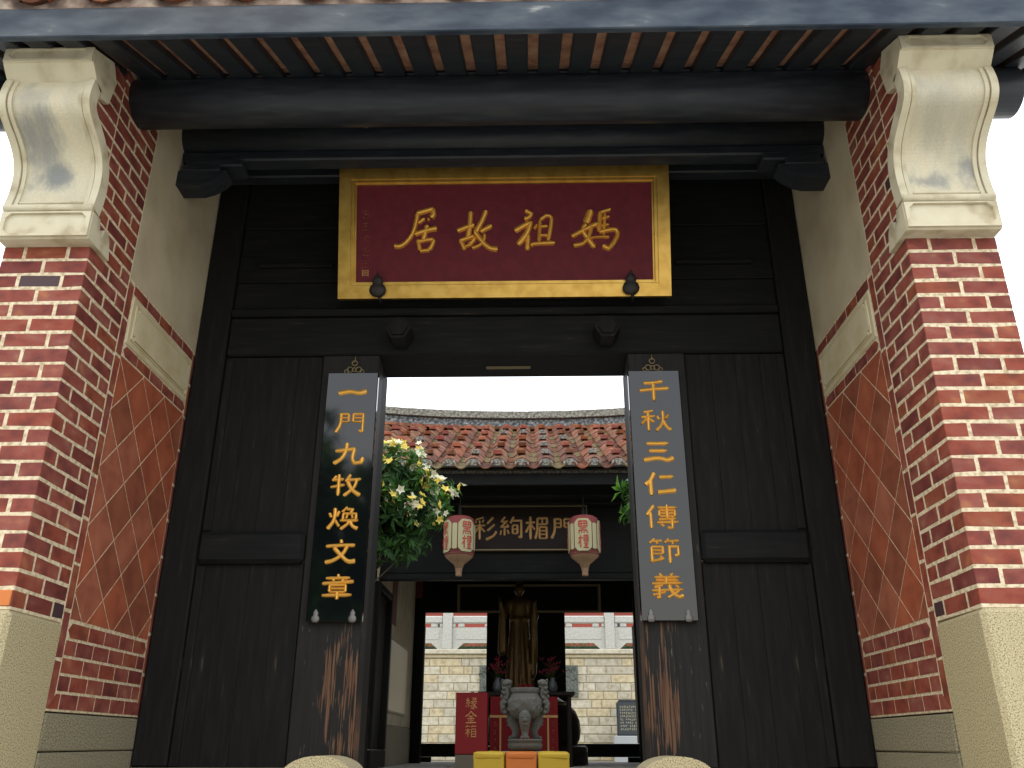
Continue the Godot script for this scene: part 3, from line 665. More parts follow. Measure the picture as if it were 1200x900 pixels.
# ---------------------------------------------------------------- gate roof
func gate_roof() -> void:
	var roof := thing("gate_roof", "dark timber gate roof with rafters, round beams and tiled eave above the piers", "roof", Vector3(0, 3.75, 0))
	var sl := 0.44; var ang := atan(sl)
	var under := func(z: float) -> float: return 3.138 + (1.93 - z) * sl
	var x := 0.03 + 0.168 * 0.5 - 0.168 * 18
	var len := 2.04 / cos(ang)
	var k := 0
	while x < 3.0:
		var o := part(roof, "rafter", box_mesh(Vector3(0.113, 0.045, len), 0.006, 0.002, k % 3), M.beam_paint, Vector3(x, under.call(0.92) + 0.025, 0.92))
		o.rotation.x = ang
		if x + 0.084 < 2.95:
			for r in 4:
				var z := 1.80 - r * 0.243
				var t := part(roof, "sheathing_tile", box_mesh(Vector3(0.15, 0.018, 0.255), 0.002, 0.002, r % 3), M.sheathing, Vector3(x + 0.084, under.call(z) + 0.058 + 0.002 * (r % 2), z))
				t.rotation.x = ang
		x += 0.168; k += 1
	# roof body above, both slopes
	var st := begin()
	box(st, Vector3(0, under.call(0.8) + 0.145, 0.8), Vector3(6.0, 0.1, 2.12), 0.01, 0.0, Basis(Vector3.RIGHT, ang))
	box(st, Vector3(0, under.call(0.9) + 0.17, -1.05), Vector3(6.0, 0.12, 2.1), 0.01, 0.0, Basis(Vector3.RIGHT, -ang))
	part(roof, "roof_body", done(st), M.roof_mortar)
	st = begin()
	box(st, Vector3(0, 4.25, -0.08), Vector3(6.1, 0.35, 0.3), 0.03)
	part(roof, "ridge", done(st), M.ridge_stone)
	# fascia
	st = begin(); box(st, Vector3(0, 3.218, 1.935), Vector3(6.1, 0.18, 0.035), 0.005)
	part(roof, "fascia_board", done(st), M.blue_paint)
	part(roof, "eave_bedding", slab(-3.0, 3.0, 3.31, 3.52, 1.86, 1.94, 0.01), M.eave_bed)
	# eave tiles
	for i in range(-9, 10):
		var p := part(roof, "eave_tile", pan_tile(0.27, 0.075, 0.5), M["roof_tile_%d" % (rng.randi() % 4)], Vector3(-0.17 + 0.345 * i, 3.325, 1.972))
		p.rotation.x = ang
		var c := part(roof, "cover_tile", cover_tile(0.2, 0.07, 0.5), M["roof_tile_%d" % (rng.randi() % 4)], Vector3(-0.17 + 0.345 * (i + 0.5), 3.348, 1.957))
		c.rotation.x = ang
	# beams
	st = begin(); tube(st, [Vector3(-2.82, 3.3, 1.27), Vector3(2.82, 3.3, 1.27)], [0.134, 0.134], 28)
	part(roof, "purlin", done(st), M.beam_paint)
	st = begin(); box(st, Vector3(0, 3.437, 1.285), Vector3(3.98, 0.035, 0.13), 0.008)
	part(roof, "purlin_pad", done(st), M.beam_paint)
	st = begin(); tube(st, [Vector3(-2.4, 3.56, 0.62), Vector3(2.4, 3.56, 0.62)], [0.12, 0.12], 24)
	part(roof, "purlin", done(st), M.beam_paint)
	st = begin(); box(st, Vector3(0, 3.41, 0.62), Vector3(4.1, 0.07, 0.11), 0.01)
	part(roof, "tie_beam", done(st), M.beam_paint)
	st = begin(); box(st, Vector3(0, 3.62, 0.2), Vector3(4.1, 0.12, 0.10), 0.01)
	part(roof, "tie_beam", done(st), M.beam_paint)
	for s in [-1.0, 1.0]:
		var arm: PackedVector2Array = [Vector2(2.02, 3.28), Vector2(1.70, 3.28), Vector2(1.74, 3.235), Vector2(1.80, 3.195), Vector2(1.86, 3.175), Vector2(2.02, 3.175)]
		st = begin(); prism(st, arm, 0.56, 0.70, func(u: float, v: float, w: float) -> Vector3: return Vector3(s * u, v, w))
		part(roof, "bracket_arm", done(st), M.beam_paint)
		st = begin(); box(st, Vector3(s * 1.86, 3.30, 0.62), Vector3(0.24, 0.05, 0.17), 0.01)
		box(st, Vector3(s * 1.79, 3.345, 0.62), Vector3(0.36, 0.05, 0.15), 0.01)
		part(roof, "bracket_block", done(st), M.beam_paint)
	# small ring hanging under the front beam
	st = begin()
	var ring := []; var rad := []
	for i in 15:
		var a := TAU * i / 14.0
		ring.append(Vector3(-0.752 + 0.017 * sin(a), 3.27 + 0.02 * cos(a), 1.118)); rad.append(0.0035)
	tube(st, ring, rad, 5)
	part(roof, "iron_ring", done(st), M.pewter)

func arc_tile(w: float, rise: float, len: float, sign: float, th: float) -> ArrayMesh:
	var key := "arc%s_%s_%s_%s" % [w, rise, len, sign]
	if cache.has(key): return cache[key]
	var st := begin()
	var n := 8
	var f := func(i: int, off: float, z: float) -> Vector3:
		var t := float(i) / n * 2.0 - 1.0
		var y := sign * (cos(t * PI * 0.5) * rise) + (rise if sign < 0 else 0.0)
		return Vector3(t * (w * 0.5 + (off if sign > 0 else -off) * absf(t) * 0.6), y + off, z)
	for i in n:
		st.set_smooth_group(1)
		quad(st, f.call(i, th, 0.0), f.call(i + 1, th, 0.0), f.call(i + 1, th, -len), f.call(i, th, -len))
		st.set_smooth_group(2)
		quad(st, f.call(i, 0.0, -len), f.call(i + 1, 0.0, -len), f.call(i + 1, 0.0, 0.0), f.call(i, 0.0, 0.0))
		st.set_smooth_group(-1)
		quad(st, f.call(i, 0.0, 0.0), f.call(i + 1, 0.0, 0.0), f.call(i + 1, th, 0.0), f.call(i, th, 0.0))
	cache[key] = done(st)
	return cache[key]

func pan_tile(w: float, sag: float, len: float) -> ArrayMesh: return arc_tile(w, sag, len, -1.0, 0.016)
func cover_tile(w: float, rise: float, len: float) -> ArrayMesh: return arc_tile(w, rise, len, 1.0, 0.016)

# ---------------------------------------------------------------- the black timber front
func door_wall() -> void:
	var w := thing("timber_door_wall", "black timber front wall with raised panels around the open doorway", "wall", Vector3(0, -0.45, 0))
	for s in [-1.0, 1.0]:
		var post := part(w, "post", slab(s * 1.80, s * 1.995, -0.11, 3.7, -0.12, 0.045, 0.01), M.wood)
		post.set_meta("label", "dark upright corner post")
		# stile that carries the couplet board, painted black, rubbed to bare wood low down
		uv_on = true
		uv_rect = Rect2(0.795 if s > 0 else -1.165, -0.11, 0.37, 2.43)
		part(w, "stile", slab(s * 0.797, s * 1.160, -0.11, 2.322, -0.13, 0.03, 0.006), M.stile_b if s > 0 else M.stile_a)
		uv_on = false
		part(w, "door_jamb", slab(s * 0.805, s * 0.95, -0.11, 2.322, -0.36, -0.134, 0.006), M.wood)
		for i in 4:
			var xa := 1.166 + i * 0.158
			part(w, "plank", slab(s * xa, s * (xa + 0.1572), 1.158, 2.322, -0.05, 0.004 + 0.0012 * (i % 2), 0.0015), M.wood)
			part(w, "plank", slab(s * xa, s * (xa + 0.1572), -0.11, 0.992, -0.05, 0.012 + 0.0012 * ((i + 1) % 2), 0.0015), M.wood)
		var rail := begin()
		box(rail, Vector3(s * 1.478, 1.075, 0.028), Vector3(0.63, 0.19, 0.075), 0.034)
		part(w, "middle_rail", done(rail), M.wood_across)
		part(w, "panel_edge", slab(s * 1.745, s * 1.797, 1.178, 2.30, -0.04, 0.022, 0.008), M.wood)
		part(w, "panel_edge", slab(s * 1.745, s * 1.797, -0.11, 0.972, -0.04, 0.030, 0.008), M.wood)
		part(w, "sill", slab(s * 0.797, s * 2.0, -0.45, -0.112, -0.2, 0.06, 0.008), M.granite_grey)
		# door stud: a six-sided peg driven through the lintel
		var hx := begin()
		var six := PackedVector2Array(); var six2 := PackedVector2Array()
		for i in 6:
			six.append(Vector2(s * 0.66, 2.435) + Vector2(cos(PI / 3 * i), sin(PI / 3 * i)) * 0.083)
			six2.append(Vector2(s * 0.66, 2.435) + Vector2(cos(PI / 3 * i), sin(PI / 3 * i)) * 0.06)
		var flat := func(u: float, v: float, z: float) -> Vector3: return Vector3(u, v, z)
		prism(hx, six, 0.0, 0.20, flat)
		var stud := part(w, "door_stud", done(hx), M.wood)
		hx = begin(); prism(hx, six2, 0.195, 0.214, flat)
		part(stud, "stud_face", done(hx), M.wood)
	part(w, "lintel", slab(-1.797, 1.797, 2.326, 2.60, -0.36, 0.035, 0.012), M.wood_across)
	part(w, "lintel_rail", slab(-1.797, 1.797, 2.604, 2.66, -0.1, 0.055, 0.012), M.wood_across)
	for i in 5:
		var ya := 2.664 + i * 0.21
		part(w, "transom_board", slab(-1.797, 1.797, ya, ya + 0.206, -0.05, 0.012 + 0.005 * (i % 2), 0.005), M.wood_across)
	for s in [-1.0, 1.0]:
		part(w, "ledge", slab(s * 1.15, s * 1.66, 2.975, 3.005, 0.0, 0.05, 0.006), M.wood_across)
	part(w, "metal_strip", slab(-0.12, 0.175, 2.3225, 2.327, -0.21, -0.17, 0.001), M.brass_dull)
	# door leaves folded back inside
	for s in [-1.0, 1.0]:
		var d := thing("door_leaf", "black plank door leaf folded back inside the gate by the %s couplet" % ("three-bar" if s > 0 else "one-stroke"), "door", Vector3(s * 0.99, -0.45, -0.8), "door leaves of the gate")
		part(d, "door_board", slab(s * 0.965, s * 1.015, -0.42, 2.30, -1.15, -0.372, 0.006), M.wood)
		for y in [0.1, 1.1, 2.1]:
			part(d, "batten", slab(s * 1.017, s * 1.045, y - 0.05, y + 0.05, -1.12, -0.4, 0.006), M.wood)

# ---------------------------------------------------------------- boards with writing
func name_plaque() -> void:
	var o := thing("name_plaque", "dark red name plaque with four golden characters in a gilt frame", "plaque", Vector3(0.008, 2.678, 0.115))
	o.rotation.x = deg_to_rad(17.1)
	origin[o] = Vector3.ZERO   # parts below are in the plaque's own axes
	var hw := 1.076; var H := 0.872
	part(o, "field", slab(-hw + 0.05, hw - 0.05, 0.05, H - 0.05, 0.0, 0.022, 0.003), M.red_lacquer)
	# mitred frame: flat band, then three fine steps
	for ringdef in [[0.0, 0.078, 0.055], [0.0785, 0.089, 0.046], [0.0895, 0.100, 0.052], [0.1005, 0.112, 0.034]]:
		var a: float = ringdef[0]; var b: float = ringdef[1]; var d: float = ringdef[2]
		var oc := [Vector2(-hw + a, a), Vector2(hw - a, a), Vector2(hw - a, H - a), Vector2(-hw + a, H - a)]
		var ic := [Vector2(-hw + b, b), Vector2(hw - b, b), Vector2(hw - b, H - b), Vector2(-hw + b, H - b)]
		for i in 4:
			var j := (i + 1) % 4
			var st := begin()
			prism(st, PackedVector2Array([oc[i], oc[j], ic[j], ic[i]]), 0.0, d, func(u: float, v: float, w: float) -> Vector3: return Vector3(u, v, w))
			part(o, "frame_band" if a == 0.0 else "frame_moulding", done(st), M.gold)
	var spots := [["ju", -0.577, 0.455, 0.29, 0.305], ["gu", -0.172, 0.455, 0.275, 0.29], ["zu", 0.20, 0.45, 0.265, 0.285], ["ma", 0.592, 0.45, 0.31, 0.29]]
	for g in spots:
		part(o, "character", glyph(g[0], g[3], g[4], 0.022, 1.25), M.gold_leaf, Vector3(g[1], g[2], 0.022))
	var ks := ["scrawl_a", "scrawl_b", "scrawl_c", "scrawl_a", "scrawl_b"]
	for i in 5:
		part(o, "signature", glyph(ks[i], 0.062, 0.062, 0.004, 0.55), M.gold_old, Vector3(-0.905, 0.57 - i * 0.083, 0.022))
	var seal := begin()
	for i in 3:
		box(seal, Vector3(-0.905, 0.19 - i * 0.014, 0.0225), Vector3(0.042, 0.006, 0.003), 0.001)
	box(seal, Vector3(-0.924, 0.176, 0.0225), Vector3(0.005, 0.044, 0.003), 0.001)
	box(seal, Vector3(-0.886, 0.176, 0.0225), Vector3(0.005, 0.044, 0.003), 0.001)
	part(o, "signature", done(seal), M.gold_old)
	for x in [-0.815, 0.815]:
		var prof := [Vector2(0.0, -0.055), Vector2(0.03, -0.05), Vector2(0.05, -0.03), Vector2(0.055, -0.008), Vector2(0.047, 0.018), Vector2(0.032, 0.03), Vector2(0.036, 0.05), Vector2(0.027, 0.072), Vector2(0.013, 0.083), Vector2(0.008, 0.10), Vector2(0.0, 0.112)]
		var st := begin(); lathe(st, Vector3(0, 0, 0), prof, 16, 0, TAU, true, Basis.from_scale(Vector3(1, 1, 0.45)))
		var gb := part(o, "gourd_bracket", done(st), M.iron, Vector3(x, 0.06, 0.075))
		st = begin(); tube(st, [Vector3(x + 0.01, 0.012, 0.065), Vector3(x + 0.012, -0.012, 0.04), Vector3(x + 0.015, -0.02, -0.03)], [0.011, 0.011, 0.009], 8)
		part(gb, "hook", done(st), M.iron)

func couplet(s: float, keys: Array, label: String) -> void:
	var xc := 0.947 * s
	var b := thing("couplet_board", label, "sign board", Vector3(xc, 0.645, 0.045), "couplet boards beside the doorway")
	part(b, "board", slab(xc - 0.16, xc + 0.16, 0.645, 2.178, 0.046, 0.082, 0.004), M.lacquer)
	for i in 7:
		var y := 2.042 - i * 0.2005
		part(b, "character", glyph(keys[i], 0.192, 0.146, 0.011, 1.28), M.gold_leaf, Vector3(xc + (0.006 if s < 0 else -0.006), y, 0.0825))
	for dx in [-0.105, 0.105]:
		var prof := [Vector2(0.0, -0.03), Vector2(0.017, -0.027), Vector2(0.024, -0.012), Vector2(0.021, 0.004), Vector2(0.012, 0.012), Vector2(0.016, 0.022), Vector2(0.010, 0.033), Vector2(0.004, 0.042), Vector2(0.0, 0.046)]
		var st := begin(); lathe(st, Vector3.ZERO, prof, 14, 0, TAU, true, Basis.from_scale(Vector3(1, 1, 0.4)))
		part(b, "gourd_clip", done(st), M.pewter, Vector3(xc + dx, 0.668, 0.088))
	# open-work hanger on top
	var st := begin()
	for e in [[0.0, 0.075, 0.017], [-0.027, 0.03, 0.018], [0.027, 0.03, 0.018], [0.0, 0.03, 0.013], [-0.05, 0.017, 0.012], [0.05, 0.017, 0.012]]:
		var ring := []; var rad := []
		for i in 13:
			var a := TAU * i / 12.0
			ring.append(Vector3(xc + e[0] + e[2] * cos(a), 2.178 + e[1] + e[2] * sin(a), 0.06)); rad.append(0.0042)
		tube(st, ring, rad, 5)
	tube(st, [Vector3(xc, 2.26, 0.06), Vector3(xc, 2.30, 0.05), Vector3(xc, 2.315, 0.034)], [0.004, 0.004, 0.004], 5)
	part(b, "hanger", done(st), M.brass_dull)

func gate_stones() -> void:
	for s in [-1.0, 1.0]:
		var o := thing("door_pier_stone", "round-topped carved granite door stone below the couplet board with the %s" % ("three-bar character" if s > 0 else "one-stroke character"), "stone", Vector3(s * 0.855, -0.45, 0.44), "door stones")
		var prof := PackedVector2Array([Vector2(-0.165, -0.45), Vector2(0.165, -0.45), Vector2(0.165, -0.112)])
		for i in range(0, 13):
			var a := deg_to_rad(18 + 144.0 * i / 12)
			prof.append(Vector2(0.165 * cos(a) / cos(deg_to_rad(18)), -0.112 + 0.066 * (sin(a) - sin(deg_to_rad(18))) / (1 - sin(deg_to_rad(18)))))
		prof.append(Vector2(-0.165, -0.112))
		var cx: float = s * 0.855
		var at := func(u: float, v: float, w: float) -> Vector3: return Vector3(cx + u, v, w)
		var st := begin(); prism(st, prof, 0.27, 0.61, at)
		var body := part(o, "stone_body", done(st), M.granite)
		var inner := PackedVector2Array()
		for p in prof: inner.append(Vector2(p.x * 0.83, (p.y + 0.45) * 0.945 - 0.45))
		st = begin(); prism(st, inner, 0.60, 0.622, at)
		part(body, "raised_face", done(st), M.granite)

# ---------------------------------------------------------------- the hall behind the courtyard
func hall() -> void:
	var h := thing("shrine_hall", "tiled shrine hall with dark open front across the courtyard", "building", Vector3(0.1, -0.5, -9.5))
	part(h, "platform", slab(-4.2, 4.4, -0.55, -0.29, -13.6, -5.3, 0.02), M.paving)
	var ang := atan(0.48)
	# roof: body, tiles one by one, weight bricks, ridge
	var st := begin()
	box(st, Vector3(0.1, 3.50 + 2.3 * 0.48 - 0.12, -6.25 - 2.3), Vector3(9.4, 0.1, 4.0 / cos(ang)), 0.02, 0.0, Basis(Vector3.RIGHT, ang))
	box(st, Vector3(0.1, 3.50 + 2.17 * 0.48 - 0.13, -10.6 - 2.17), Vector3(9.4, 0.1, 4.34 / cos(ang)), 0.02, 0.0, Basis(Vector3.RIGHT, -ang))
	var roof := part(h, "roof", done(st), M.roof_mortar)
	var pitch := 0.328; var rows := 9; var step := 0.55
	for c in range(-10, 11):
		var x := -0.27 + pitch * c
		var lift := 0.006 * pow(absf(x) / 2.0, 2.0)
		for r in rows:
			var d := r * step * cos(ang)
			var base := Vector3(x, 3.505 + d * 0.48 + lift, -6.15 - d)
			var t := part(roof, "cover_tile", cover_tile(0.225, 0.075, 0.585), M["roof_tile_%d" % (rng.randi() % 4)], base + Vector3(rng.randf_range(-0.006, 0.006), 0.03, 0))
			t.rotation = Vector3(ang - 0.02, rng.randf_range(-0.012, 0.012), 0)
			var p := part(roof, "pan_tile", pan_tile(0.25, 0.085, 0.585), M.moss_tile if rng.randf() < 0.45 else M["roof_tile_%d" % (rng.randi() % 4)], base + Vector3(pitch * 0.5, -0.055, 0.03))
			p.rotation = Vector3(ang - 0.02, 0, 0)
		for r in 5:
			var d2 := (0.28 + r * 0.86 + rng.randf_range(-0.06, 0.06)) * cos(ang)
			var b := part(roof, "weight_brick", box_mesh(Vector3(0.115, 0.06, 0.24), 0.006, 0.004, rng.randi() % 3), [M.brick_0, M.roof_tile_0, M.roof_tile_2, M.brick_3, M.roof_mortar, M.tile_0][rng.randi() % 6], Vector3(x + rng.randf_range(-0.012, 0.012), 3.505 + d2 * 0.48 + 0.158, -6.15 - d2))
			b.rotation = Vector3(ang * 0.55, rng.randf_range(-0.1, 0.1), 0)
		st = begin()
		var plug := PackedVector2Array()
		for i in 9: plug.append(Vector2(cos(PI * i / 8.0) * 0.098, sin(PI * i / 8.0) * 0.068 - 0.004))
		plug.append(Vector2(-0.098, -0.035)); plug.append(Vector2(0.098, -0.035))
		prism(st, plug, -0.06, 0.012, func(u: float, v: float, w: float) -> Vector3: return Vector3(u, v, w))
		part(roof, "mortar_plug", done(st), M.roof_mortar, Vector3(x, 3.538, -6.135))
	# ridge, lifting towards its ends
	var segs := 12
	for band in [["ridge_base", 5.545, 5.60, 0.24, M.roof_tile_0], ["ridge_band", 5.60, 5.755, 0.17, M.ridge_face], ["ridge_coping", 5.77, 5.91, 0.24, M.ridge_stone]]:
		st = begin()
		for i in segs:
			var xa := -4.6 + 9.4 * i / segs; var xb := -4.6 + 9.4 * (i + 1) / segs
			var la := 0.017 * (xa - 0.1) * (xa - 0.1); var lb := 0.017 * (xb - 0.1) * (xb - 0.1)
			var q: PackedVector2Array = [Vector2(xa, band[1] + la), Vector2(xb, band[1] + lb), Vector2(xb, band[2] + lb), Vector2(xa, band[2] + la)]
			prism(st, q, -10.6 - band[3], -10.6 + band[3], func(u: float, v: float, w: float) -> Vector3: return Vector3(u, v, w))
		part(roof, band[0], done(st), band[4])
	# carved end of the middle ridge band
	st = begin()
	var curl := []; var cr := []
	for i in 12:
		var a := 0.4 + i * 0.42
		curl.append(Vector3(-2.05 + 0.07 * cos(a) * (1 - i * 0.05), 5.75 + 0.06 * sin(a), -10.415)); cr.append(0.018)
	tube(st, curl, cr, 6)
	part(roof, "ridge_scroll", done(st), M.ridge_face)
	# eave board and beams
	part(h, "eave_board", slab(-4.4, 4.6, 3.28, 3.445, -6.36, -6.30, 0.008), M.wood_across)
	for z in [-6.9, -7.32, -9.2, -11.0]:
		part(h, "beam", slab(-4.2, 4.4, 3.25, 3.45, z - 0.1, z + 0.1, 0.02), M.wood_across)
	part(h, "lintel", slab(-2.0, 2.3, 2.18, 2.27, -7.45, -7.30, 0.01), M.wood_across)
	part(h, "transom", slab(-2.0, 2.3, 2.28, 3.24, -7.45, -7.36, 0.01), M.wood_across)
	for x in [-2.12, 2.42]:
		st = begin(); tube(st, [Vector3(x, -0.29, -7.1), Vector3(x, 3.3, -7.1)], [0.14, 0.125], 18)
		part(h, "column", done(st), M.wood)
	st = begin(); tube(st, [Vector3(-1.93, -0.29, -11.5), Vector3(-1.93, 4.0, -11.5)], [0.13, 0.12], 18)
	part(h, "column", done(st), M.wood)
	st = begin(); tube(st, [Vector3(2.2, -0.29, -11.5), Vector3(2.2, 4.0, -11.5)], [0.13, 0.12], 18)
	part(h, "column", done(st), M.wood)
	# side walls with a side doorway
	for s in [-1.0, 1.0]:
		var x: float = -2.0 if s < 0 else 2.32
		var y_top := 3.6
		part(h, "side_wall", slab(x, x + s * 0.2, 0.28, y_top, -12.7, -8.52, 0.01), M.plaster)
		part(h, "side_wall", slab(x, x + s * 0.2, 2.16, y_top, -8.515, -7.25, 0.01), M.plaster)
		part(h, "wall_foot", slab(x - s * 0.012, x + s * 0.2, -0.29, 0.275, -12.7, -8.52, 0.01), M.granite_grey)
		part(h, "gable_wall", slab(x + s * 1.9, x + s * 2.1, -0.5, 3.5, -13.2, -7.0, 0.01), M.plaster)
		for z in [[-7.36, -7.26], [-8.51, -8.40]]:
			part(h, "door_frame", slab(x + s * 0.1, x - s * 0.04, -0.05, 2.16, z[0], z[1], 0.01), M.wood)
		part(h, "door_frame", slab(x + s * 0.1, x - s * 0.04, 2.05, 2.155, -8.395, -7.365, 0.01), M.wood)
		part(h, "door_frame", slab(x + s * 0.1, x - s * 0.04, -0.29, -0.055, -8.51, -7.26, 0.01), M.wood)
	for s in [[-2.09, -2.04], [2.36, 2.41]]:
		part(h, "side_door", slab(s[0], s[1], -0.05, 2.05, -8.398, -7.362, 0.005), M.wood)
	# back wall: black boards, two doorways, thresholds
	for p in [[-2.3, -2.0, -0.29, 3.6], [2.24, 2.6, -0.29, 3.6], [-0.72, 0.85, -0.29, 3.6], [-1.998, -0.722, 2.49, 3.6], [0.852, 2.238, 2.49, 3.6]]:
		part(h, "back_board", slab(p[0], p[1], p[2], p[3], -12.9, -12.8, 0.006), M.wood)
	for p in [[-1.998, -0.722], [0.852, 2.238]]:
		part(h, "threshold", slab(p[0], p[1], -0.2, 0.035, -12.9, -12.8, 0.006), M.wood_across)
		for e in [p[0] + 0.12, p[1] - 0.12]:
			part(h, "threshold_foot", slab(e - 0.12, e + 0.12, -0.29, -0.202, -12.9, -12.8, 0.006), M.wood_across)
	for s in [[-1.995, -1.9], [2.235, 2.15]]:
		part(h, "door_leaf", slab(s[0], s[0] + (0.05 if s[0] < 0 else -0.05), 0.04, 2.2, -12.78, -12.1, 0.006), M.wood)
	part(h, "ceiling", slab(-4.0, 4.2, 3.62, 3.70, -13.0, -7.2, 0.01), M.wood_across)
	# inner board with an old inscription, hung high on the back boards
	var ib := thing("inner_board", "dim old inscribed board in a carved frame above the statue", "plaque", Vector3(0.13, 2.50, -12.6))
	ib.rotation.x = deg_to_rad(8)
	origin[ib] = Vector3.ZERO
	part(ib, "field", slab(-1.38, 1.38, 0.0, 0.46, 0.0, 0.02, 0.003), M.wood_across)
	for e in [[-1.44, 1.44, -0.05, 0.0], [-1.44, 1.44, 0.46, 0.51], [-1.44, -1.38, 0.0, 0.46], [1.38, 1.44, 0.0, 0.46]]:
		part(ib, "frame", slab(e[0], e[1], e[2], e[3], 0.0, 0.045, 0.006), M.brass_dull)

func hall_furniture() -> void:
	# plaque of the hall
	var p := thing("hall_plaque", "black hall plaque with four dull golden characters behind the lanterns", "plaque", Vector3(0.055, 2.62, -7.34))
	part(p, "board", slab(-0.86, 0.98, 2.61, 3.225, -7.34, -7.28, 0.004), M.dark_lacquer)
	for e in [[-0.88, 1.0, 3.228, 3.25], [-0.88, 1.0, 2.588, 2.608], [-0.88, -0.862, 2.61, 3.226], [0.982, 1.0, 2.61, 3.226]]:
		part(p, "frame", slab(e[0], e[1], e[2], e[3], -7.345, -7.268, 0.003), M.brass_dull)
	var ks := ["cai", "xuan", "mei", "men"]
	for i in 4:
		part(p, "character", glyph(ks[i], 0.345, 0.345, 0.012, 0.95), M.gold_old, Vector3(-0.49 + i * 0.375, 2.915, -7.279))
	# lanterns
	for s in [[-0.80, 0.55, "hanging palace lantern in red and cream behind the flowering shrub"], [0.90, -0.12, "hanging palace lantern in red and cream clear of the flowering shrub"]]:
		lantern(Vector3(s[0], 2.10, -6.59), s[1], s[2])
	# donation box
	var d := thing("donation_box", "red wooden donation box with three golden characters beside the altar", "box", Vector3(-0.67, -0.29, -7.9))
	part(d, "box_body", slab(-0.89, -0.45, -0.11, 0.69, -8.14, -7.76, 0.006), M.red_box)
	part(d, "plinth", slab(-0.885, -0.455, -0.29, -0.112, -8.13, -7.77, 0.006), M.box_base)
	part(d, "lid_knob", slab(-0.69, -0.65, 0.69, 0.71, -7.96, -7.92, 0.004), M.box_base)
	var dk := ["yuan", "jin", "xiang"]
	for i in 3:
		part(d, "character", glyph(dk[i], 0.165, 0.16, 0.006, 0.85), M.gold_old, Vector3(-0.675, 0.54 - i * 0.178, -7.7595))
	# altar table with red cloth
	var t := thing("altar_table", "altar table under a red cloth with gold trim before the statue", "table", Vector3(0.06, -0.29, -9.0))
	part(t, "tabletop", slab(-0.64, 0.82, 0.70, 0.755, -9.3, -8.75, 0.006), M.dark_lacquer)
	for x in [-0.56, 0.74]:
		for z in [-8.82, -9.24]: part(t, "leg", slab(x - 0.03, x + 0.03, -0.29, 0.698, z - 0.03, z + 0.03, 0.004), M.dark_lacquer)
	var cl := part(t, "altar_cloth", wavy_cloth(-0.45, 0.56, -0.26, 0.68, -8.735, 0.008), M.red_cloth)
	for e in [[-0.45, 0.56, 0.385, 0.42], [-0.31, -0.285, -0.2, 0.38], [0.40, 0.425, -0.2, 0.38], [-0.30, -0.14, 0.505, 0.52], [0.26, 0.42, 0.505, 0.52], [-0.30, -0.285, 0.505, 0.62], [0.405, 0.42, 0.505, 0.62]]:
		part(cl, "gold_trim", slab(e[0], e[1], e[2], e[3], -8.727, -8.719, 0.001), M.gold_old)
	for k in 4:
		for x in [-0.375, 0.49]:
			part(cl, "gold_mark", glyph(["scrawl_a", "scrawl_b", "scrawl_c"][k % 3], 0.06, 0.075, 0.003, 0.8), M.gold_old, Vector3(x, 0.30 - k * 0.115, -8.722))
	# pedestal and statue
	var pd := thing("statue_pedestal", "dark rounded wooden pedestal under the robed statue", "pedestal", Vector3(0.2, -0.29, -10.2))
	part(pd, "plinth", lathe_mesh(Vector3(0.2, -0.29, -10.2), [Vector2(0, 0), Vector2(0.88, 0), Vector2(0.88, 0.26), Vector2(0.84, 0.29), Vector2(0, 0.29)], 40), M.dark_lacquer)
	part(pd, "drum", lathe_mesh(Vector3(0.2, 0.0, -10.2), [Vector2(0.70, 0.0), Vector2(0.755, 0.10), Vector2(0.775, 0.24), Vector2(0.76, 0.38), Vector2(0.70, 0.52), Vector2(0.58, 0.64), Vector2(0.44, 0.72), Vector2(0.40, 0.76), Vector2(0, 0.76)], 48), M.dark_lacquer)
	for y in [[0.655, 0.565], [0.615, 0.615]]:
		part(pd, "band", lathe_mesh(Vector3(0.2, 0, -10.2), [Vector2(y[1], y[0] - 0.008), Vector2(y[1] + 0.016, y[0]), Vector2(y[1], y[0] + 0.01)], 48), M.brass_dull)
	statue()
	for s in [[-0.36, "vase of pink flowers on the altar by the statue's raised hand"], [0.50, "vase of pink flowers on the altar by the statue's lowered hand"]]:
		var v := thing("flower_vase", s[1], "vase", Vector3(s[0], 0.755, -9.1), "altar vases")
		part(v, "vase_body", lathe_mesh(Vector3(s[0], 0.755, -9.1), [Vector2(0, 0), Vector2(0.045, 0), Vector2(0.075, 0.07), Vector2(0.06, 0.15), Vector2(0.035, 0.19), Vector2(0.05, 0.22), Vector2(0.0, 0.2)], 18), M.vase)
		var st := begin(); var sg := begin()
		for i in 26:
			var a := rng.randf() * TAU; var r := rng.randf_range(0.03, 0.2)
			var c := Vector3(s[0] + cos(a) * r, 1.06 + rng.randf_range(-0.05, 0.2), -9.1 + sin(a) * r * 0.7)
			for k in 6:
				var b := TAU * k / 6.0
				var u := Vector3(cos(b), 0.5 * sin(k * 2.1), sin(b)) * 0.04
				tri(st, c, c + u + Vector3(0, 0.02, 0.012), c + u.rotated(Vector3.UP, 0.8) + Vector3(0, 0.02, 0))
			tube(sg, [Vector3(s[0], 0.95, -9.1), c], [0.004, 0.003], 4)
		part(v, "flowers", done(st), M.petal_pink).set_meta("kind", "stuff")
		part(v, "stems", done(sg), M.leaf_0).set_meta("kind", "stuff")
	# votive cups between the vases
	for i in 3:
		var cx := 0.0 + i * 0.075
		var cu := thing("votive_cup", "small red votive glass on the altar at the statue's feet", "cup", Vector3(cx, 0.755, -8.95), "votive cups on the altar")
		part(cu, "cup", lathe_mesh(Vector3(cx, 0.755, -8.95), [Vector2(0, 0), Vector2(0.025, 0.0), Vector2(0.034, 0.12), Vector2(0.0, 0.118)], 14), M.red_cloth)
	burner()
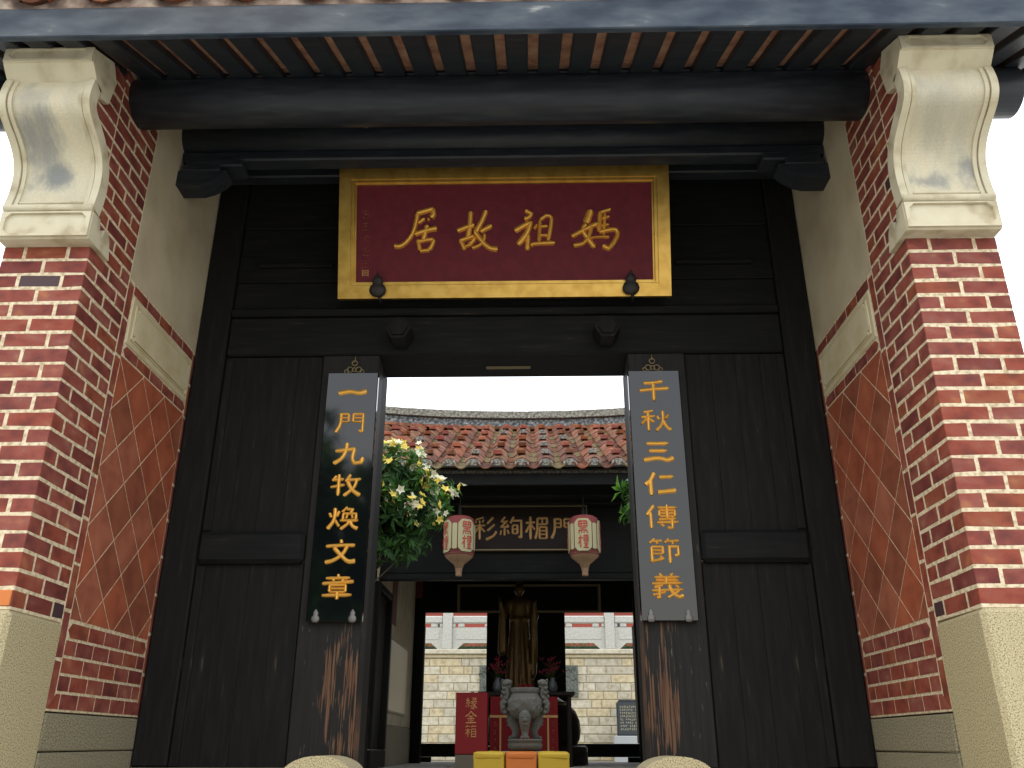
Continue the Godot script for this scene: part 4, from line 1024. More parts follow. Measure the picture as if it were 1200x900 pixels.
	# kneeling stools
	for i in 3:
		var x := -0.325 + i * 0.371
		var k := thing("kneeling_stool", ["yellow cloth-covered kneeling stool nearer the red donation box", "orange cloth-covered kneeling stool before the incense burner", "yellow cloth-covered kneeling stool on the side away from the donation box"][i], "stool", Vector3(x, -0.29, -5.9), "kneeling stools")
		var m: Material = M.orange_cloth if i == 1 else M.yellow_cloth
		var st := begin(); box(st, Vector3(x, -0.185, -5.90), Vector3(0.352, 0.205, 0.46), 0.014, 0.003)
		part(k, "stool_body", done(st), m)
		part(k, "cushion", cushion(Vector3(x, -0.105, -5.9), Vector3(0.366, 0.085, 0.48), i), m)
	# sign on the side wall, old paper strips
	var sg := thing("info_sign", "brushed steel notice board fixed to the side wall of the hall", "sign", Vector3(-1.98, 0.46, -9.5))
	part(sg, "sheet", slab(-1.996, -1.975, 0.46, 1.54, -10.5, -8.62, 0.003), M.steel)
	for y in [0.47, 1.51]: part(sg, "edge", slab(-1.9745, -1.968, y, y + 0.02, -10.5, -8.62, 0.002), M.pewter)
	for q in [[-8.86, 1.75, 0.62], [-12.02, 1.8, 0.0]]:
		var ps := thing("paper_strip", "faded red paper couplet strip on the %s" % ("side wall above the steel sign" if q[2] > 0 else "back column"), "paper", Vector3(-1.98, q[1], q[0]), "faded paper strips")
		if q[2] > 0: part(ps, "paper", slab(-1.998, -1.992, 1.75, 2.9, q[0] - 0.25, q[0] + 0.25, 0.001), M.old_red)
		else: part(ps, "paper", slab(-1.995, -1.865, 2.55, 3.5, -11.375, -11.368, 0.001), M.old_red)

func wavy_cloth(x0: float, x1: float, y0: float, y1: float, z: float, amp: float) -> ArrayMesh:
	var st := begin(); st.set_smooth_group(1)
	var n := 40
	for i in n:
		var xa := lerpf(x0, x1, float(i) / n); var xb := lerpf(x0, x1, float(i + 1) / n)
		for j in 6:
			var ya := lerpf(y0, y1, j / 6.0); var yb := lerpf(y0, y1, (j + 1) / 6.0)
			var f := func(x: float, y: float) -> Vector3: return Vector3(x, y, z + amp * sin(x * 37.0 + y * 2.0) * (1.0 - (y - y0) / (y1 - y0)))
			quad(st, f.call(xa, ya), f.call(xb, ya), f.call(xb, yb), f.call(xa, yb))
			quad(st, f.call(xb, ya) - Vector3(0, 0, 0.012), f.call(xa, ya) - Vector3(0, 0, 0.012), f.call(xa, yb) - Vector3(0, 0, 0.012), f.call(xb, yb) - Vector3(0, 0, 0.012))
	return done(st)

func cushion(c: Vector3, s: Vector3, sd: int) -> ArrayMesh:
	var nz := FastNoiseLite.new(); nz.seed = 300 + sd; nz.frequency = 5.0
	var st := begin(); st.set_smooth_group(1)
	var n := 26; var m := 40
	var f := func(i: int, j: int) -> Vector3:
		var t := PI * i / n - PI / 2; var p := TAU * j / m
		var sq := func(v: float, e: float) -> float: return signf(v) * pow(absf(v), e)
		var d := Vector3(sq.call(cos(t), 0.35) * sq.call(cos(p), 0.22), sq.call(sin(t), 0.45), sq.call(cos(t), 0.35) * sq.call(sin(p), 0.22))
		var q := c + d * s * 0.5
		var wr := nz.get_noise_3d(q.x * 1.8, q.y * 6.0, q.z) * 0.012
		return q + Vector3(0, wr, 0) + Vector3(d.x, 0, d.z) * nz.get_noise_3d(q.x * 3.0, q.y * 0.7 + 5.0, q.z * 3.0) * 0.012
	for i in n:
		for j in m: quad_out(st, f.call(i, j), f.call(i, (j + 1) % m), f.call(i + 1, (j + 1) % m), f.call(i + 1, j), c)
	return done(st)

func lantern(b: Vector3, turn: float, label: String) -> void:
	var l := thing("palace_lantern", label, "lantern", b, "lanterns under the hall eave")
	l.rotation.y = turn
	origin[l] = Vector3.ZERO
	part(l, "body", lathe_mesh(Vector3.ZERO, [Vector2(0.165, 0.235), Vector2(0.196, 0.27), Vector2(0.207, 0.40), Vector2(0.213, 0.60), Vector2(0.209, 0.71), Vector2(0.19, 0.775), Vector2(0.15, 0.80), Vector2(0, 0.805)], 32), M.lantern_red)
	part(l, "cone", lathe_mesh(Vector3.ZERO, [Vector2(0.0, 0.09), Vector2(0.05, 0.1), Vector2(0.07, 0.155), Vector2(0.12, 0.195), Vector2(0.185, 0.252), Vector2(0.199, 0.285)], 32), M.lantern_tan)
	part(l, "tail", lathe_mesh(Vector3.ZERO, [Vector2(0, 0), Vector2(0.045, 0.0), Vector2(0.038, 0.018), Vector2(0.047, 0.03), Vector2(0.036, 0.05), Vector2(0.045, 0.065), Vector2(0.052, 0.12), Vector2(0.05, 0.13)], 20), M.lantern_tan)
	part(l, "hanger", lathe_mesh(Vector3.ZERO, [Vector2(0.03, 0.80), Vector2(0.03, 0.9), Vector2(0.009, 0.93), Vector2(0.008, 1.28)], 10), M.wood)
	for k in 4:
		var a := k * PI / 2
		var pn := part(l, "panel", curved_panel(0.217, 0.122, 0.295, 0.735, 0.05), M.lantern_cream)
		pn.rotation.y = a
		for e in [["lamp_a", 0.62], ["lamp_b", 0.425]]:
			var g := part(pn, "character", glyph(e[0], 0.145, 0.185, 0.004, 1.15), M.lantern_ink)
			g.position = Vector3(0, e[1], 0.219)
		var np := part(l, "panel", curved_panel(0.2165, 0.035, 0.33, 0.68, 0.012), M.lantern_cream)
		np.rotation.y = a + PI / 4

func curved_panel(r: float, hw: float, y0: float, y1: float, cut: float) -> ArrayMesh:
	var st := begin(); st.set_smooth_group(1)
	var n := 12
	for i in n:
		var f := func(t: float, top: bool, d: float) -> Vector3:
			var x := (t * 2.0 - 1.0) * hw
			var inset := maxf(0.0, absf(x) - (hw - cut))
			var y: float = (y1 - inset * 1.1) if top else (y0 + inset * 1.1)
			var bulge := 0.985 + 0.02 * (1.0 - absf((y - y0) / (y1 - y0) - 0.65))
			return Vector3(sin(x / r) * (r * bulge + d), y, cos(x / r) * (r * bulge + d))
		var t0 := float(i) / n; var t1 := float(i + 1) / n
		quad(st, f.call(t0, false, 0.0), f.call(t1, false, 0.0), f.call(t1, true, 0.0), f.call(t0, true, 0.0))
		quad(st, f.call(t0, true, -0.012), f.call(t1, true, -0.012), f.call(t1, false, -0.012), f.call(t0, false, -0.012))
	return done(st)

func burner() -> void:
	var b := Vector3(0.085, -0.06, -6.35)
	var pb := thing("burner_stand", "low grey stone block under the incense burner", "stand", Vector3(0.085, -0.29, -6.4))
	part(pb, "block", slab(-0.2, 0.37, -0.29, -0.062, -6.62, -6.16, 0.01), M.granite_grey)
	var o := thing("incense_burner", "grey carved stone incense burner with two dragon handles", "incense burner", b)
	part(o, "base", lathe_mesh(b, [Vector2(0, 0), Vector2(0.15, 0), Vector2(0.2, 0.02), Vector2(0.215, 0.07), Vector2(0.195, 0.1), Vector2(0.215, 0.115), Vector2(0.21, 0.135), Vector2(0, 0.135)], 32), M.burner_stone)
	var nz := FastNoiseLite.new(); nz.seed = 9; nz.frequency = 9.0
	# bowl with carving in relief
	var prof := [Vector2(0.0, 0.36), Vector2(0.11, 0.365), Vector2(0.17, 0.40), Vector2(0.205, 0.46), Vector2(0.215, 0.52), Vector2(0.205, 0.58), Vector2(0.18, 0.635), Vector2(0.165, 0.66), Vector2(0.18, 0.675), Vector2(0.185, 0.72), Vector2(0.17, 0.725), Vector2(0.15, 0.66), Vector2(0, 0.6)]
	var st := begin(); st.set_smooth_group(1)
	var fine := []
	for i in prof.size() - 1:
		for k in 4: fine.append((prof[i] as Vector2).lerp(prof[i + 1], k / 4.0))
	fine.append(prof[prof.size() - 1])
	var seg := 56
	for i in fine.size() - 1:
		for j in seg:
			var f := func(q: Vector2, k: int) -> Vector3:
				var a := TAU * k / seg
				var bump := 0.0
				if q.y > 0.42 and q.y < 0.6 and q.x > 0.16: bump = 0.034 * maxf(0, nz.get_noise_3d(sin(a) * 0.42, q.y * 1.2, cos(a) * 0.42) + 0.15)
				return b + Vector3(sin(a) * (q.x + bump), q.y, cos(a) * (q.x + bump))
			quad_out(st, f.call(fine[i], j), f.call(fine[i], j + 1), f.call(fine[i + 1], j + 1), f.call(fine[i + 1], j), b + Vector3(0, 0.5 if i < 40 else 0.9, 0))
	part(o, "bowl", done(st), M.burner_stone)
	for k in 3:
		var a := k * TAU / 3
		var d := Vector3(sin(a), 0, cos(a))
		st = begin()
		tube(st, [b + d * 0.13 + Vector3(0, 0.47, 0), b + d * 0.175 + Vector3(0, 0.40, 0), b + d * 0.17 + Vector3(0, 0.33, 0), b + d * 0.13 + Vector3(0, 0.24, 0), b + d * 0.135 + Vector3(0, 0.18, 0), b + d * 0.16 + Vector3(0, 0.14, 0)], [0.05, 0.075, 0.07, 0.05, 0.04, 0.05], 10)
		for e in 3: ball(st, b + d * (0.19) + d.rotated(Vector3.UP, PI / 2) * (e - 1) * 0.035 + Vector3(0, 0.15, 0), Vector3(0.022, 0.022, 0.025), 5)
		for e in [-1, 1]: ball(st, b + d * 0.22 + d.rotated(Vector3.UP, PI / 2) * e * 0.03 + Vector3(0, 0.385, 0), Vector3(0.022, 0.02, 0.02), 5)
		ball(st, b + d * 0.235 + Vector3(0, 0.345, 0), Vector3(0.03, 0.022, 0.025), 5)
		ball(st, b + d * 0.215 + Vector3(0, 0.30, 0), Vector3(0.04, 0.018, 0.025), 5)
		part(o, "leg", done(st), M.burner_stone)
	for s in [-1.0, 1.0]:
		st = begin()
		var P := func(x: float, y: float, z := 0.0) -> Vector3: return b + Vector3(s * x, y, z)
		tube(st, [P.call(0.21, 0.42), P.call(0.26, 0.46), P.call(0.27, 0.54), P.call(0.235, 0.60), P.call(0.215, 0.66), P.call(0.235, 0.72), P.call(0.25, 0.77)], [0.025, 0.042, 0.046, 0.042, 0.04, 0.043, 0.04], 9)
		tube(st, [P.call(0.265, 0.77), P.call(0.215, 0.79, 0.02), P.call(0.165, 0.785, 0.025)], [0.05, 0.042, 0.028], 9)
		tube(st, [P.call(0.24, 0.745, 0.01), P.call(0.20, 0.74, 0.02), P.call(0.175, 0.735, 0.02)], [0.03, 0.022, 0.015], 8)
		for e in 7:
			ball(st, P.call(0.283 - 0.01 * absf(e - 3), 0.46 + e * 0.055, 0.0), Vector3(0.026, 0.026, 0.03), 5)
			ball(st, P.call(0.245 + 0.02 * sin(e * 1.7), 0.44 + e * 0.056, 0.045), Vector3(0.022, 0.022, 0.02), 5)
		for e in [-1, 1]:
			tube(st, [P.call(0.25, 0.80, e * 0.02), P.call(0.285, 0.825, e * 0.03), P.call(0.29, 0.80, e * 0.035)], [0.014, 0.011, 0.005], 6)
			ball(st, P.call(0.205, 0.815, e * 0.025), Vector3(0.013, 0.013, 0.013), 5)
		part(o, "dragon_handle", done(st), M.burner_stone)

# smooth body by surface nets over a distance field
func nets(lo: Vector3, hi: Vector3, cell: float, field: Callable) -> ArrayMesh:
	var n := Vector3i(((hi - lo) / cell).ceil()) + Vector3i.ONE
	var val := PackedFloat32Array(); val.resize(n.x * n.y * n.z)
	for z in n.z:
		for y in n.y:
			for x in n.x: val[(z * n.y + y) * n.x + x] = field.call(lo + Vector3(x, y, z) * cell)
	var at := {}
	var st := begin(); st.set_smooth_group(1)
	for z in n.z - 1:
		for y in n.y - 1:
			for x in n.x - 1:
				var c := Vector3.ZERO; var k := 0
				var v := []
				for i in 8: v.append(val[((z + (i >> 2)) * n.y + y + ((i >> 1) & 1)) * n.x + x + (i & 1)])
				for e in [[0, 1], [2, 3], [4, 5], [6, 7], [0, 2], [1, 3], [4, 6], [5, 7], [0, 4], [1, 5], [2, 6], [3, 7]]:
					var a: float = v[e[0]]; var b: float = v[e[1]]
					if (a < 0) != (b < 0):
						var t := a / (a - b)
						c += Vector3(e[0] & 1, (e[0] >> 1) & 1, e[0] >> 2).lerp(Vector3(e[1] & 1, (e[1] >> 1) & 1, e[1] >> 2), t); k += 1
				if k > 0: at[Vector3i(x, y, z)] = lo + (Vector3(x, y, z) + c / k) * cell
	for z in range(1, n.z - 1):
		for y in range(1, n.y - 1):
			for x in range(1, n.x - 1):
				var a := val[(z * n.y + y) * n.x + x]
				for ax in 3:
					var o := Vector3i(x, y, z); o[ax] += 1
					var b := val[(o.z * n.y + o.y) * n.x + o.x]
					if (a < 0) == (b < 0): continue
					var u := Vector3i.ZERO; u[(ax + 1) % 3] = -1
					var w := Vector3i.ZERO; w[(ax + 2) % 3] = -1
					var p := Vector3i(x, y, z)
					if not (at.has(p) and at.has(p + u) and at.has(p + w) and at.has(p + u + w)): continue
					if a < 0: quad(st, at[p], at[p + u], at[p + u + w], at[p + w])
					else: quad(st, at[p], at[p + w], at[p + u + w], at[p + u])
	return done(st)

func capsule(p: Vector3, a: Vector3, b: Vector3, ra: float, rb: float) -> float:
	var d := b - a
	var t := clampf((p - a).dot(d) / d.length_squared(), 0, 1)
	return (p - a - d * t).length() - lerpf(ra, rb, t)

func smin(a: float, b: float, k: float) -> float:
	var h := clampf(0.5 + 0.5 * (b - a) / k, 0, 1)
	return lerpf(b, a, h) - k * h * (1 - h)

func statue() -> void:
	var b := Vector3(-0.03, 0.76, -10.15)
	var o := thing("robed_statue", "golden bronze statue of a robed woman with one hand raised", "statue", b)
	var f := func(p: Vector3) -> float:
		var ang := atan2(p.x, p.z)
		# skirt falling in folds
		var rr := lerpf(0.25, 0.155, clampf(p.y / 1.2, 0, 1)) + 0.02 * sin(ang * 13.0 + p.y * 1.5) * clampf(1.3 - p.y, 0, 1)
		var d := Vector2(p.x, p.z * 1.25).length() - rr
		d = maxf(d, maxf(-p.y, p.y - 1.25))
		d = smin(d, capsule(p * Vector3(1, 1, 1.3), Vector3(0, 1.18, 0), Vector3(0, 1.45, 0), 0.15, 0.165), 0.06)
		d = smin(d, capsule(p, Vector3(-0.14, 1.52, 0), Vector3(0.14, 1.52, 0), 0.075, 0.075), 0.07)
		d = smin(d, capsule(p, Vector3(0, 1.5, 0), Vector3(0, 1.66, 0.0), 0.06, 0.045), 0.03)
		d = smin(d, (p - Vector3(0, 1.74, 0.015)).length() - 0.092, 0.03)
		d = smin(d, capsule(p, Vector3(0, 1.70, 0.05), Vector3(0, 1.69, 0.07), 0.05, 0.035), 0.03)
		d = smin(d, capsule(p, Vector3(0, 1.755, 0.085), Vector3(0, 1.735, 0.108), 0.01, 0.014), 0.012)
		d = smin(d, capsule(p, Vector3(0, 1.78, -0.03), Vector3(0, 1.90, -0.03), 0.088, 0.05), 0.02)
		d = minf(d, capsule(p, Vector3(0, 1.90, 0), Vector3(0, 1.985, 0), 0.032, 0.012))
		# raised hand and its long sleeve
		d = smin(d, capsule(p, Vector3(-0.19, 1.50, 0), Vector3(-0.27, 1.30, 0.08), 0.075, 0.07), 0.05)
		d = smin(d, capsule(p, Vector3(-0.27, 1.30, 0.08), Vector3(-0.32, 1.50, 0.15), 0.06, 0.035), 0.03)
		d = smin(d, capsule(p, Vector3(-0.32, 1.50, 0.15), Vector3(-0.34, 1.60, 0.15), 0.03, 0.018), 0.02)
		var fold := 0.010 * sin(p.x * 70.0 + p.y * 3.0)
		d = smin(d, capsule(p * Vector3(1, 1, 1), Vector3(-0.285, 1.28, 0.09), Vector3(-0.29, 0.72, 0.05), 0.05, 0.085) + fold, 0.03)
		# lowered hand and sleeve
		d = smin(d, capsule(p, Vector3(0.19, 1.50, 0), Vector3(0.26, 1.28, 0.07), 0.075, 0.07), 0.05)
		d = smin(d, capsule(p, Vector3(0.26, 1.28, 0.07), Vector3(0.26, 1.48, 0.19), 0.06, 0.035), 0.03)
		d = smin(d, capsule(p, Vector3(0.26, 1.48, 0.19), Vector3(0.29, 1.53, 0.20), 0.03, 0.02), 0.02)
		d = smin(d, capsule(p, Vector3(0.25, 1.25, 0.08), Vector3(0.235, 0.35, 0.04), 0.05, 0.06) + fold, 0.03)
		# sash over the chest and down the front
		d = smin(d, capsule(p, Vector3(-0.14, 1.22, 0.11), Vector3(0.14, 1.22, 0.11), 0.03, 0.03), 0.015)
		d = smin(d, capsule(p, Vector3(0.03, 1.2, 0.14), Vector3(0.08, 0.15, 0.19), 0.022, 0.035), 0.012)
		return d
	part(o, "figure", nets(Vector3(-0.45, -0.04, -0.3), Vector3(0.42, 2.05, 0.34), 0.0235, f), M.bronze, b)
	part(o, "foot_disc", lathe_mesh(b, [Vector2(0, -0.001), Vector2(0.34, -0.001), Vector2(0.34, 0.03), Vector2(0, 0.03)], 30), M.bronze)

# ---------------------------------------------------------------- plants
func leaf_tri(st: SurfaceTool, p: Vector3, dir: Vector3, up: Vector3, len: float, wid: float) -> void:
	var side := dir.cross(up).normalized() * wid
	var nrm := side.cross(dir).normalized()
	var m := p + dir * len * 0.5 + nrm * len * 0.06
	var tip := p + dir * len - nrm * len * 0.12
	var l := m + side + nrm * wid * 0.35; var r := m - side + nrm * wid * 0.35
	tri(st, p, l, m); tri(st, p, m, r); tri(st, l, tip, m); tri(st, m, tip, r)

func flower(st: SurfaceTool, c: Vector3, axis: Vector3, size: float) -> void:
	var u := axis.cross(Vector3(0.3, 0.1, 0.9)).normalized(); var v := axis.cross(u).normalized()
	for k in 5:
		var a := TAU * k / 5.0
		var d := u * cos(a) + v * sin(a); var e := u * cos(a + 0.62) + v * sin(a + 0.62); var g := u * cos(a - 0.62) + v * sin(a - 0.62)
		var base := c - axis * size * 0.45
		var tip := c + d * size + axis * size * 0.1
		tri(st, base, c + g * size * 0.55, tip); tri(st, base, tip, c + e * size * 0.55)

func shrub_tree(called: String, label: String, foot: Vector3, crown: Vector3, radius: Vector3, clumps: int, per: int, leaf: float, blooms: int, sd: int) -> void:
	rng.seed = sd
	var t := thing(called, label, "tree", foot)
	var tr := begin()
	var fork := foot.lerp(crown, 0.55)
	tube(tr, [foot, foot.lerp(fork, 0.5) + Vector3(0.06, 0, 0.04), fork], [0.12 * radius.y, 0.09 * radius.y, 0.075 * radius.y], 9)
	var st := [begin(), begin(), begin()]
	var fw := begin(); var fy := begin()
	var tips := []
	var lobes := [Vector3.ZERO, Vector3(0, 0.2, 0.2)]
	for i in 13:
		var y := 1.0 - 2.0 * (i + 0.5) / 13.0; var a := i * 2.39996 + sd
		lobes.append(Vector3(cos(a) * sqrt(1 - y * y), y, sin(a) * sqrt(1 - y * y)) * rng.randf_range(0.48, 0.68))
	for i in clumps:
		var d := Vector3(rng.randfn(), rng.randfn(), rng.randfn()).normalized()
		var rad := pow(rng.randf(), 0.45)
		var lb: Vector3 = lobes[rng.randi() % lobes.size()]
		var c := crown + lb * radius + d * radius * rad * 0.5
		tips.append([c, d, rad])
		if i % 24 == 0: tube(tr, [fork, fork.lerp(c, 0.5) + Vector3(0, -0.05 * radius.y, 0), c], [0.03 * radius.y, 0.02 * radius.y, 0.008 * radius.y], 5)
		var out := (d + Vector3(0, 0.5, 0)).normalized()
		for k in per:
			var a := rng.randf() * TAU
			var s := out.cross(Vector3(0.31, 0.2, 0.9)).normalized().rotated(out, a)
			var dir := (s + out * rng.randf_range(-0.2, 0.9) + Vector3(0, rng.randf_range(-0.35, 0.2), 0)).normalized()
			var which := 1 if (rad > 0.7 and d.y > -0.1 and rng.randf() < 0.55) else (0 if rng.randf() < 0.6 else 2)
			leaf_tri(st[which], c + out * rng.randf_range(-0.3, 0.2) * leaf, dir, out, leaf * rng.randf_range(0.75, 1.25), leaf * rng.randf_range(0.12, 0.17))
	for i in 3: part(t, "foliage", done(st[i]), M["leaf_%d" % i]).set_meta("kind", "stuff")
	part(t, "trunk", done(tr), M.bark)
	if blooms > 0:
		var n := 0
		for e in tips:
			var d: Vector3 = e[1]
			if n >= blooms: break
			var q: Vector3 = ((e[0] as Vector3) - crown) / radius
			if e[2] < 0.6 or d.y < -0.35 or q.length() < 0.6 or q.z < -0.3 or q.y < -0.55: continue
			n += 1
			for k in rng.randi_range(2, 5):
				var ax := (d + Vector3(rng.randfn(), rng.randfn() + 0.4, rng.randfn() + 0.5) * 0.5).normalized()
				flower(fw if rng.randf() < 0.55 else fy, (e[0] as Vector3) + d * leaf * 0.55 + Vector3(rng.randfn(), rng.randfn(), rng.randfn()) * 0.05, ax, rng.randf_range(0.046, 0.068))
		part(t, "blossoms", done(fw), M.petal_white).set_meta("kind", "stuff")
		part(t, "blossoms", done(fy), M.petal_yellow).set_meta("kind", "stuff")

# ---------------------------------------------------------------- behind the hall
func back_court() -> void:
	var w := thing("retaining_wall", "cream ashlar retaining wall behind the hall, seen through its back doors", "wall", Vector3(0.1, -0.5, -20.0))
	part(w, "joint_bed", slab(-4.6, 4.8, -0.5, 2.22, -20.4, -19.712, 0.01), M.ashlar_joint)
	for r in 12:
		var y := -0.36 + r * 0.2155
		var x := -3.7 - rng.randf() * 0.4
		var long := rng.randf() < 0.5
		while x < 3.9:
			var l := rng.randf_range(0.5, 0.95) if long else rng.randf_range(0.2, 0.42)
			long = not long if rng.randf() < 0.75 else long
			brick_stone(w, Vector3(x + l / 2, y + 0.1, -19.76), Vector3(l - 0.016, 0.198, 0.14))
			x += l
	part(w, "coping", slab(-4.6, 4.8, 2.226, 2.32, -20.4, -19.66, 0.02), M.ashlar_2)
	part(w, "coping", slab(-4.6, 4.8, 2.323, 2.45, -20.4, -19.58, 0.02), M.ashlar_0)
	var b := thing("stone_balustrade", "white stone balustrade on top of the cream retaining wall", "balustrade", Vector3(0.1, 2.45, -19.8))
	for i in 5:
		var x := -4.42 + i * 2.26
		part(b, "post", slab(x - 0.13, x + 0.13, 2.452, 3.5, -19.93, -19.67, 0.02), M.white_stone)
		if i < 4:
			var xa := x + 0.132; var xb := x + 2.26 - 0.132
			part(b, "rail", slab(xa, xb, 3.16, 3.36, -19.88, -19.72, 0.03), M.white_stone)
			var q: PackedVector2Array = [Vector2(xa, 2.452), Vector2(xa + 0.12, 2.452), Vector2(xa + 0.32, 2.63), Vector2(xb - 0.32, 2.63), Vector2(xb - 0.12, 2.452), Vector2(xb, 2.452), Vector2(xb, 3.05), Vector2(xa, 3.05)]
			var st := begin(); prism(st, q, -19.85, -19.76, func(u: float, v: float, z: float) -> Vector3: return Vector3(u, v, z))
			var pn := part(b, "panel", done(st), M.white_stone)
			part(pn, "raised_field", slab(xa + 0.1, xb - 0.1, 2.72, 2.99, -19.77, -19.748, 0.008), M.white_stone)
			for e in [xa + 0.25, (xa + xb) / 2, xb - 0.25]:
				part(b, "block", slab(e - 0.09, e + 0.09, 3.052, 3.158, -19.86, -19.74, 0.02), M.white_stone)
			part(b, "block", slab(xa, xa + 0.09, 3.052, 3.158, -19.86, -19.74, 0.02), M.white_stone)
			part(b, "block", slab(xb - 0.09, xb, 3.052, 3.158, -19.86, -19.74, 0.02), M.white_stone)
	for s in [[-1.0, "carved green stone slab on the cream wall behind the donation box"], [1.0, "carved green stone slab on the cream wall, the one nearer the stele"]]:
		var xc: float = 0.1 + s[0] * 1.16
		var c := thing("carved_slab", s[1], "stone slab", Vector3(xc, 1.2, -19.66), "carved wall slabs")
		part(c, "slab", slab(xc - 0.18, xc + 0.18, 1.21, 2.03, -19.70, -19.63, 0.012), M.green_stone)
		var st := begin()
		for k in 14:
			var p := Vector3(xc + rng.randf_range(-0.12, 0.12), rng.randf_range(1.28, 1.96), -19.625)
			var a := rng.randf() * TAU
			tube(st, [p, p + Vector3(cos(a), sin(a), 0) * 0.07, p + Vector3(cos(a + 0.9), sin(a + 0.9), 0) * 0.12], [0.014, 0.016, 0.008], 5)
		part(c, "relief", done(st), M.green_stone)
	var sb := thing("stele", "dark inscribed stone stele on a pale base by the cream wall", "stele", Vector3(2.7, -0.4, -19.1))
	part(sb, "base", slab(2.3, 3.1, -0.4, 0.235, -19.3, -18.95, 0.015), M.pale_stone)
	var st := begin()
	var sp: PackedVector2Array = [Vector2(2.4, 0.238), Vector2(3.0, 0.238), Vector2(3.0, 1.03), Vector2(2.93, 1.11), Vector2(2.47, 1.11), Vector2(2.4, 1.03)]
	prism(st, sp, -19.2, -19.08, func(u: float, v: float, z: float) -> Vector3: return Vector3(u, v, z))
	part(sb, "tablet", done(st), M.slate)
	uv_on = true; uv_rect = Rect2(2.43, 0.27, 0.54, 0.78)
	rng.seed = 77
	mat("stele_text", Color.WHITE, 0.5, {"tex": script_image(256, 384, lin(0.035, 0.042, 0.048), lin(0.42, 0.38, 0.22), 9, 8, 0.85)})
	part(sb, "inscription", slab(2.43, 2.97, 0.27, 1.05, -19.09, -19.074, 0.001), M.stele_text)
	uv_on = false
	# hedge strip and the red building above
	var hd := thing("clipped_hedge", "low green hedge behind the white balustrade", "hedge", Vector3(0.1, 2.4, -20.6))
	rng.seed = 31
	st = begin()
	for i in 2600:
		var p := Vector3(rng.randf_range(-3.4, 3.6), 2.4 + rng.randf() * 0.36, -20.6 + rng.randf_range(-0.2, 0.25))
		var d := Vector3(rng.randfn(), absf(rng.randfn()), rng.randfn()).normalized()
		leaf_tri(st, p, d, Vector3(0.2, 1, 0.1).normalized(), 0.07, 0.02)
	var fo := part(hd, "foliage", done(st), M.leaf_0)
	fo.set_meta("kind", "stuff")
	part(hd, "stems", slab(-3.3, 3.5, 2.3, 2.62, -20.75, -20.5, 0.05), M.leaf_2)
	var rb := thing("red_building", "red walled building with pale trim behind the balustrade", "building", Vector3(0, 2.2, -26))
	part(rb, "wall", slab(-9, 9, 2.2, 6.0, -28, -25.5, 0.02), M.red_wall)
	part(rb, "base_course", slab(-9.02, 9.02, 2.2, 2.95, -28, -25.44, 0.02), M.white_stone)
	part(rb, "cornice", slab(-9.05, 9.05, 4.3, 4.5, -28, -25.4, 0.03), M.cream)
	for i in 6:
		var x := -4.9 + i * 2.0
		var win := part(rb, "window", slab(x - 0.22, x + 0.22, 3.0, 4.1, -25.52, -25.42, 0.02), M.cream)
		part(win, "pane", slab(x - 0.13, x + 0.13, 3.1, 4.0, -25.43, -25.41, 0.005), M.slate)
	part(rb, "roof", slab(-9.4, 9.4, 6.0, 6.2, -28.4, -25.0, 0.03), M.roof_tile_0)
	part(rb, "terrace", slab(-9, 9, 1.9, 2.2, -25.45, -20.41, 0.02), M.paving)

func courtyard() -> void:
	for s in [-1.0, 1.0]:
		var x: float = s * 3.75
		var c := thing("courtyard_wall", "plastered courtyard side wall joining gate and hall on the %s tree's side" % ("blossoming" if s < 0 else "plain leafy"), "wall", Vector3(x, -0.5, -3.5), "courtyard side walls")
		part(c, "wall_body", slab(x, x + s * 0.22, -0.5, 1.9, -6.6, -1.5, 0.01), M.plaster)
		part(c, "wall_cap", slab(x - s * 0.06, x + s * 0.28, 1.902, 2.0, -6.6, -1.5, 0.02), M.roof_tile_1)
		part(c, "return_wall", slab(s * 2.43, x + s * 0.22, -0.5, 1.9, -1.495, -1.3, 0.01), M.plaster)

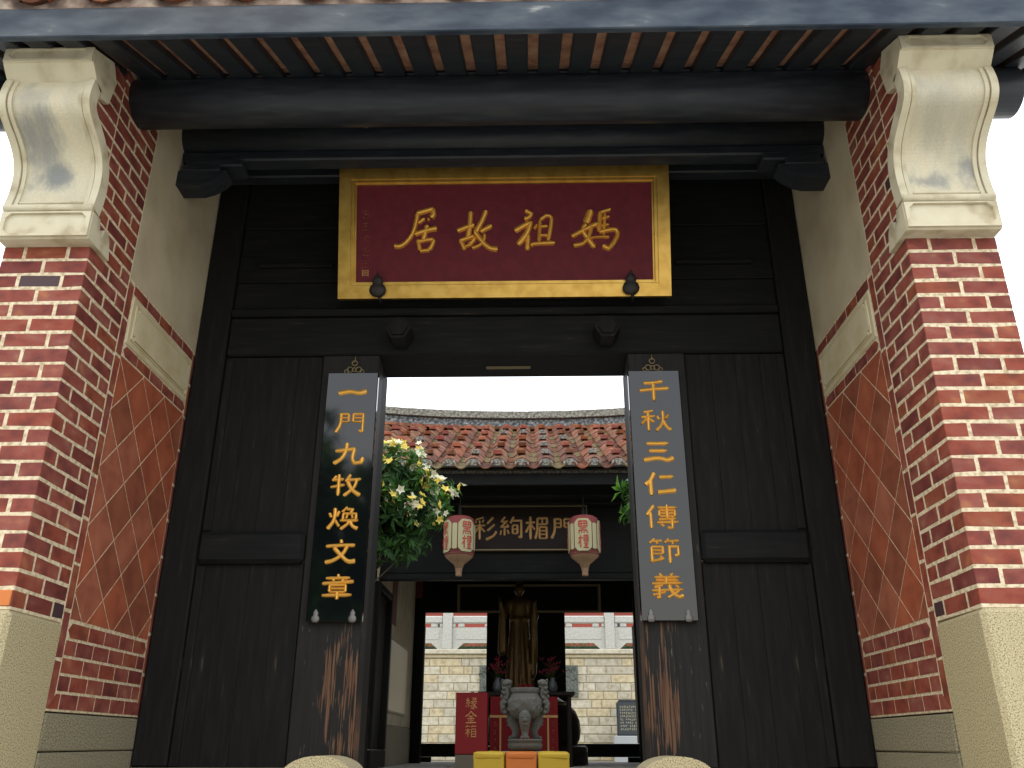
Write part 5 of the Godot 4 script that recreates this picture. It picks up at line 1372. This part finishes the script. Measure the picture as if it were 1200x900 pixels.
# ---------------------------------------------------------------- main
func _ready() -> void:
	rng.seed = 4242
	# camera
	var cam := Camera3D.new()
	cam.name = "camera"
	cam.fov = rad_to_deg(2.0 * atan(450.0 / 1008.8))
	cam.position = Vector3(0.1653, EY, 5.0606)
	cam.rotation_order = EULER_ORDER_YXZ
	cam.rotation = Vector3(0.3977, 0.0215, 0.0013)
	cam.far = 600.0
	add_child(cam)
	# sky: bright overcast
	var we := WorldEnvironment.new()
	we.name = "world"
	var env := Environment.new()
	env.background_mode = Environment.BG_SKY
	var sky := Sky.new()
	var sm := ProceduralSkyMaterial.new()
	sm.sky_top_color = Color(0.90, 0.94, 1.0)
	sm.sky_horizon_color = Color(1.0, 0.98, 0.935)
	sm.sky_curve = 0.25
	sm.ground_bottom_color = Color(0.45, 0.43, 0.40)
	sm.ground_horizon_color = Color(0.75, 0.75, 0.74)
	sm.sky_energy_multiplier = 1.5
	sm.use_debanding = false
	sky.sky_material = sm
	env.sky = sky
	env.tonemap_mode = Environment.TONE_MAPPER_LINEAR
	env.tonemap_exposure = 1.0
	env.sdfgi_enabled = true; env.ssao_enabled = true; env.ssil_enabled = true
	we.environment = env
	add_child(we)
	var sun := DirectionalLight3D.new()
	sun.name = "sun"
	sun.light_energy = 0.3
	sun.light_angular_distance = 12.0
	sun.light_color = Color(1.0, 0.95, 0.86)
	sun.shadow_enabled = true
	sun.look_at_from_position(Vector3(-3.5, 9.0, 5.5), Vector3.ZERO, Vector3.UP)
	add_child(sun)
	make_materials()
	# ground
	structure("ground", slab(-200, 200, -1.5, -1.3, -200, 200, 0.0), M.paving)
	structure("courtyard_paving", slab(-3.75, 3.75, -1.298, -0.5, -6.6, -0.2, 0.01), M.paving)
	structure("porch_floor", slab(-2.6, 2.6, -1.298, -0.452, -0.198, 1.75, 0.01), M.granite)
	structure("back_court_paving", slab(-6, 6, -1.298, -0.4, -20.4, -13.0, 0.01), M.paving)
	structure("hall_terrace", slab(-4.4, 4.6, -1.298, -0.552, -13.0, -6.6, 0.01), M.granite_grey)
	for i in 4:
		structure("step", slab(-2.6, 2.6, -1.298, -0.62 - i * 0.17, 1.752 + i * 0.32, 1.748 + (i + 1) * 0.32, 0.012), M.granite)
	print("materials and ground")
	side_wall(-1.0, "red brick gate pier and tiled side wall by the couplet starting with one stroke")
	side_wall(1.0, "red brick gate pier and tiled side wall by the couplet with the three-bar character")
	gate_roof()
	door_wall()
	print("gate")
	hall()
	courtyard()
	back_court()
	print("hall")
	name_plaque()
	couplet(-1.0, ["yi", "men", "jiu", "mu", "huan", "wen", "zhang"], "glossy black couplet board whose first golden character is a single stroke")
	couplet(1.0, ["qian", "qiu", "san", "ren", "chuan", "jie", "yi4"], "glossy couplet board whose third golden character is three bars")
	gate_stones()
	hall_furniture()
	shrub_tree("flowering_shrub", "leafy shrub tree covered in white and yellow blossoms in the courtyard", Vector3(-3.0, -0.5, -5.2), Vector3(-1.70, 2.64, -4.9), Vector3(1.0, 0.70, 0.75), 800, 15, 0.165, 170, 901)
	shrub_tree("leafy_shrub", "green leafy shrub tree showing few blossoms in the courtyard", Vector3(2.1, -0.5, -4.9), Vector3(2.08, 2.78, -4.9), Vector3(0.8, 0.55, 0.7), 420, 15, 0.165, 3, 902)
	shrub_tree("forecourt_tree", "broad tree in the forecourt mirrored in the one-stroke couplet board", Vector3(-4.4, -1.3, 12.5), Vector3(-4.1, 2.7, 12.5), Vector3(2.7, 3.2, 2.4), 900, 16, 0.42, 0, 903)
	print("done")
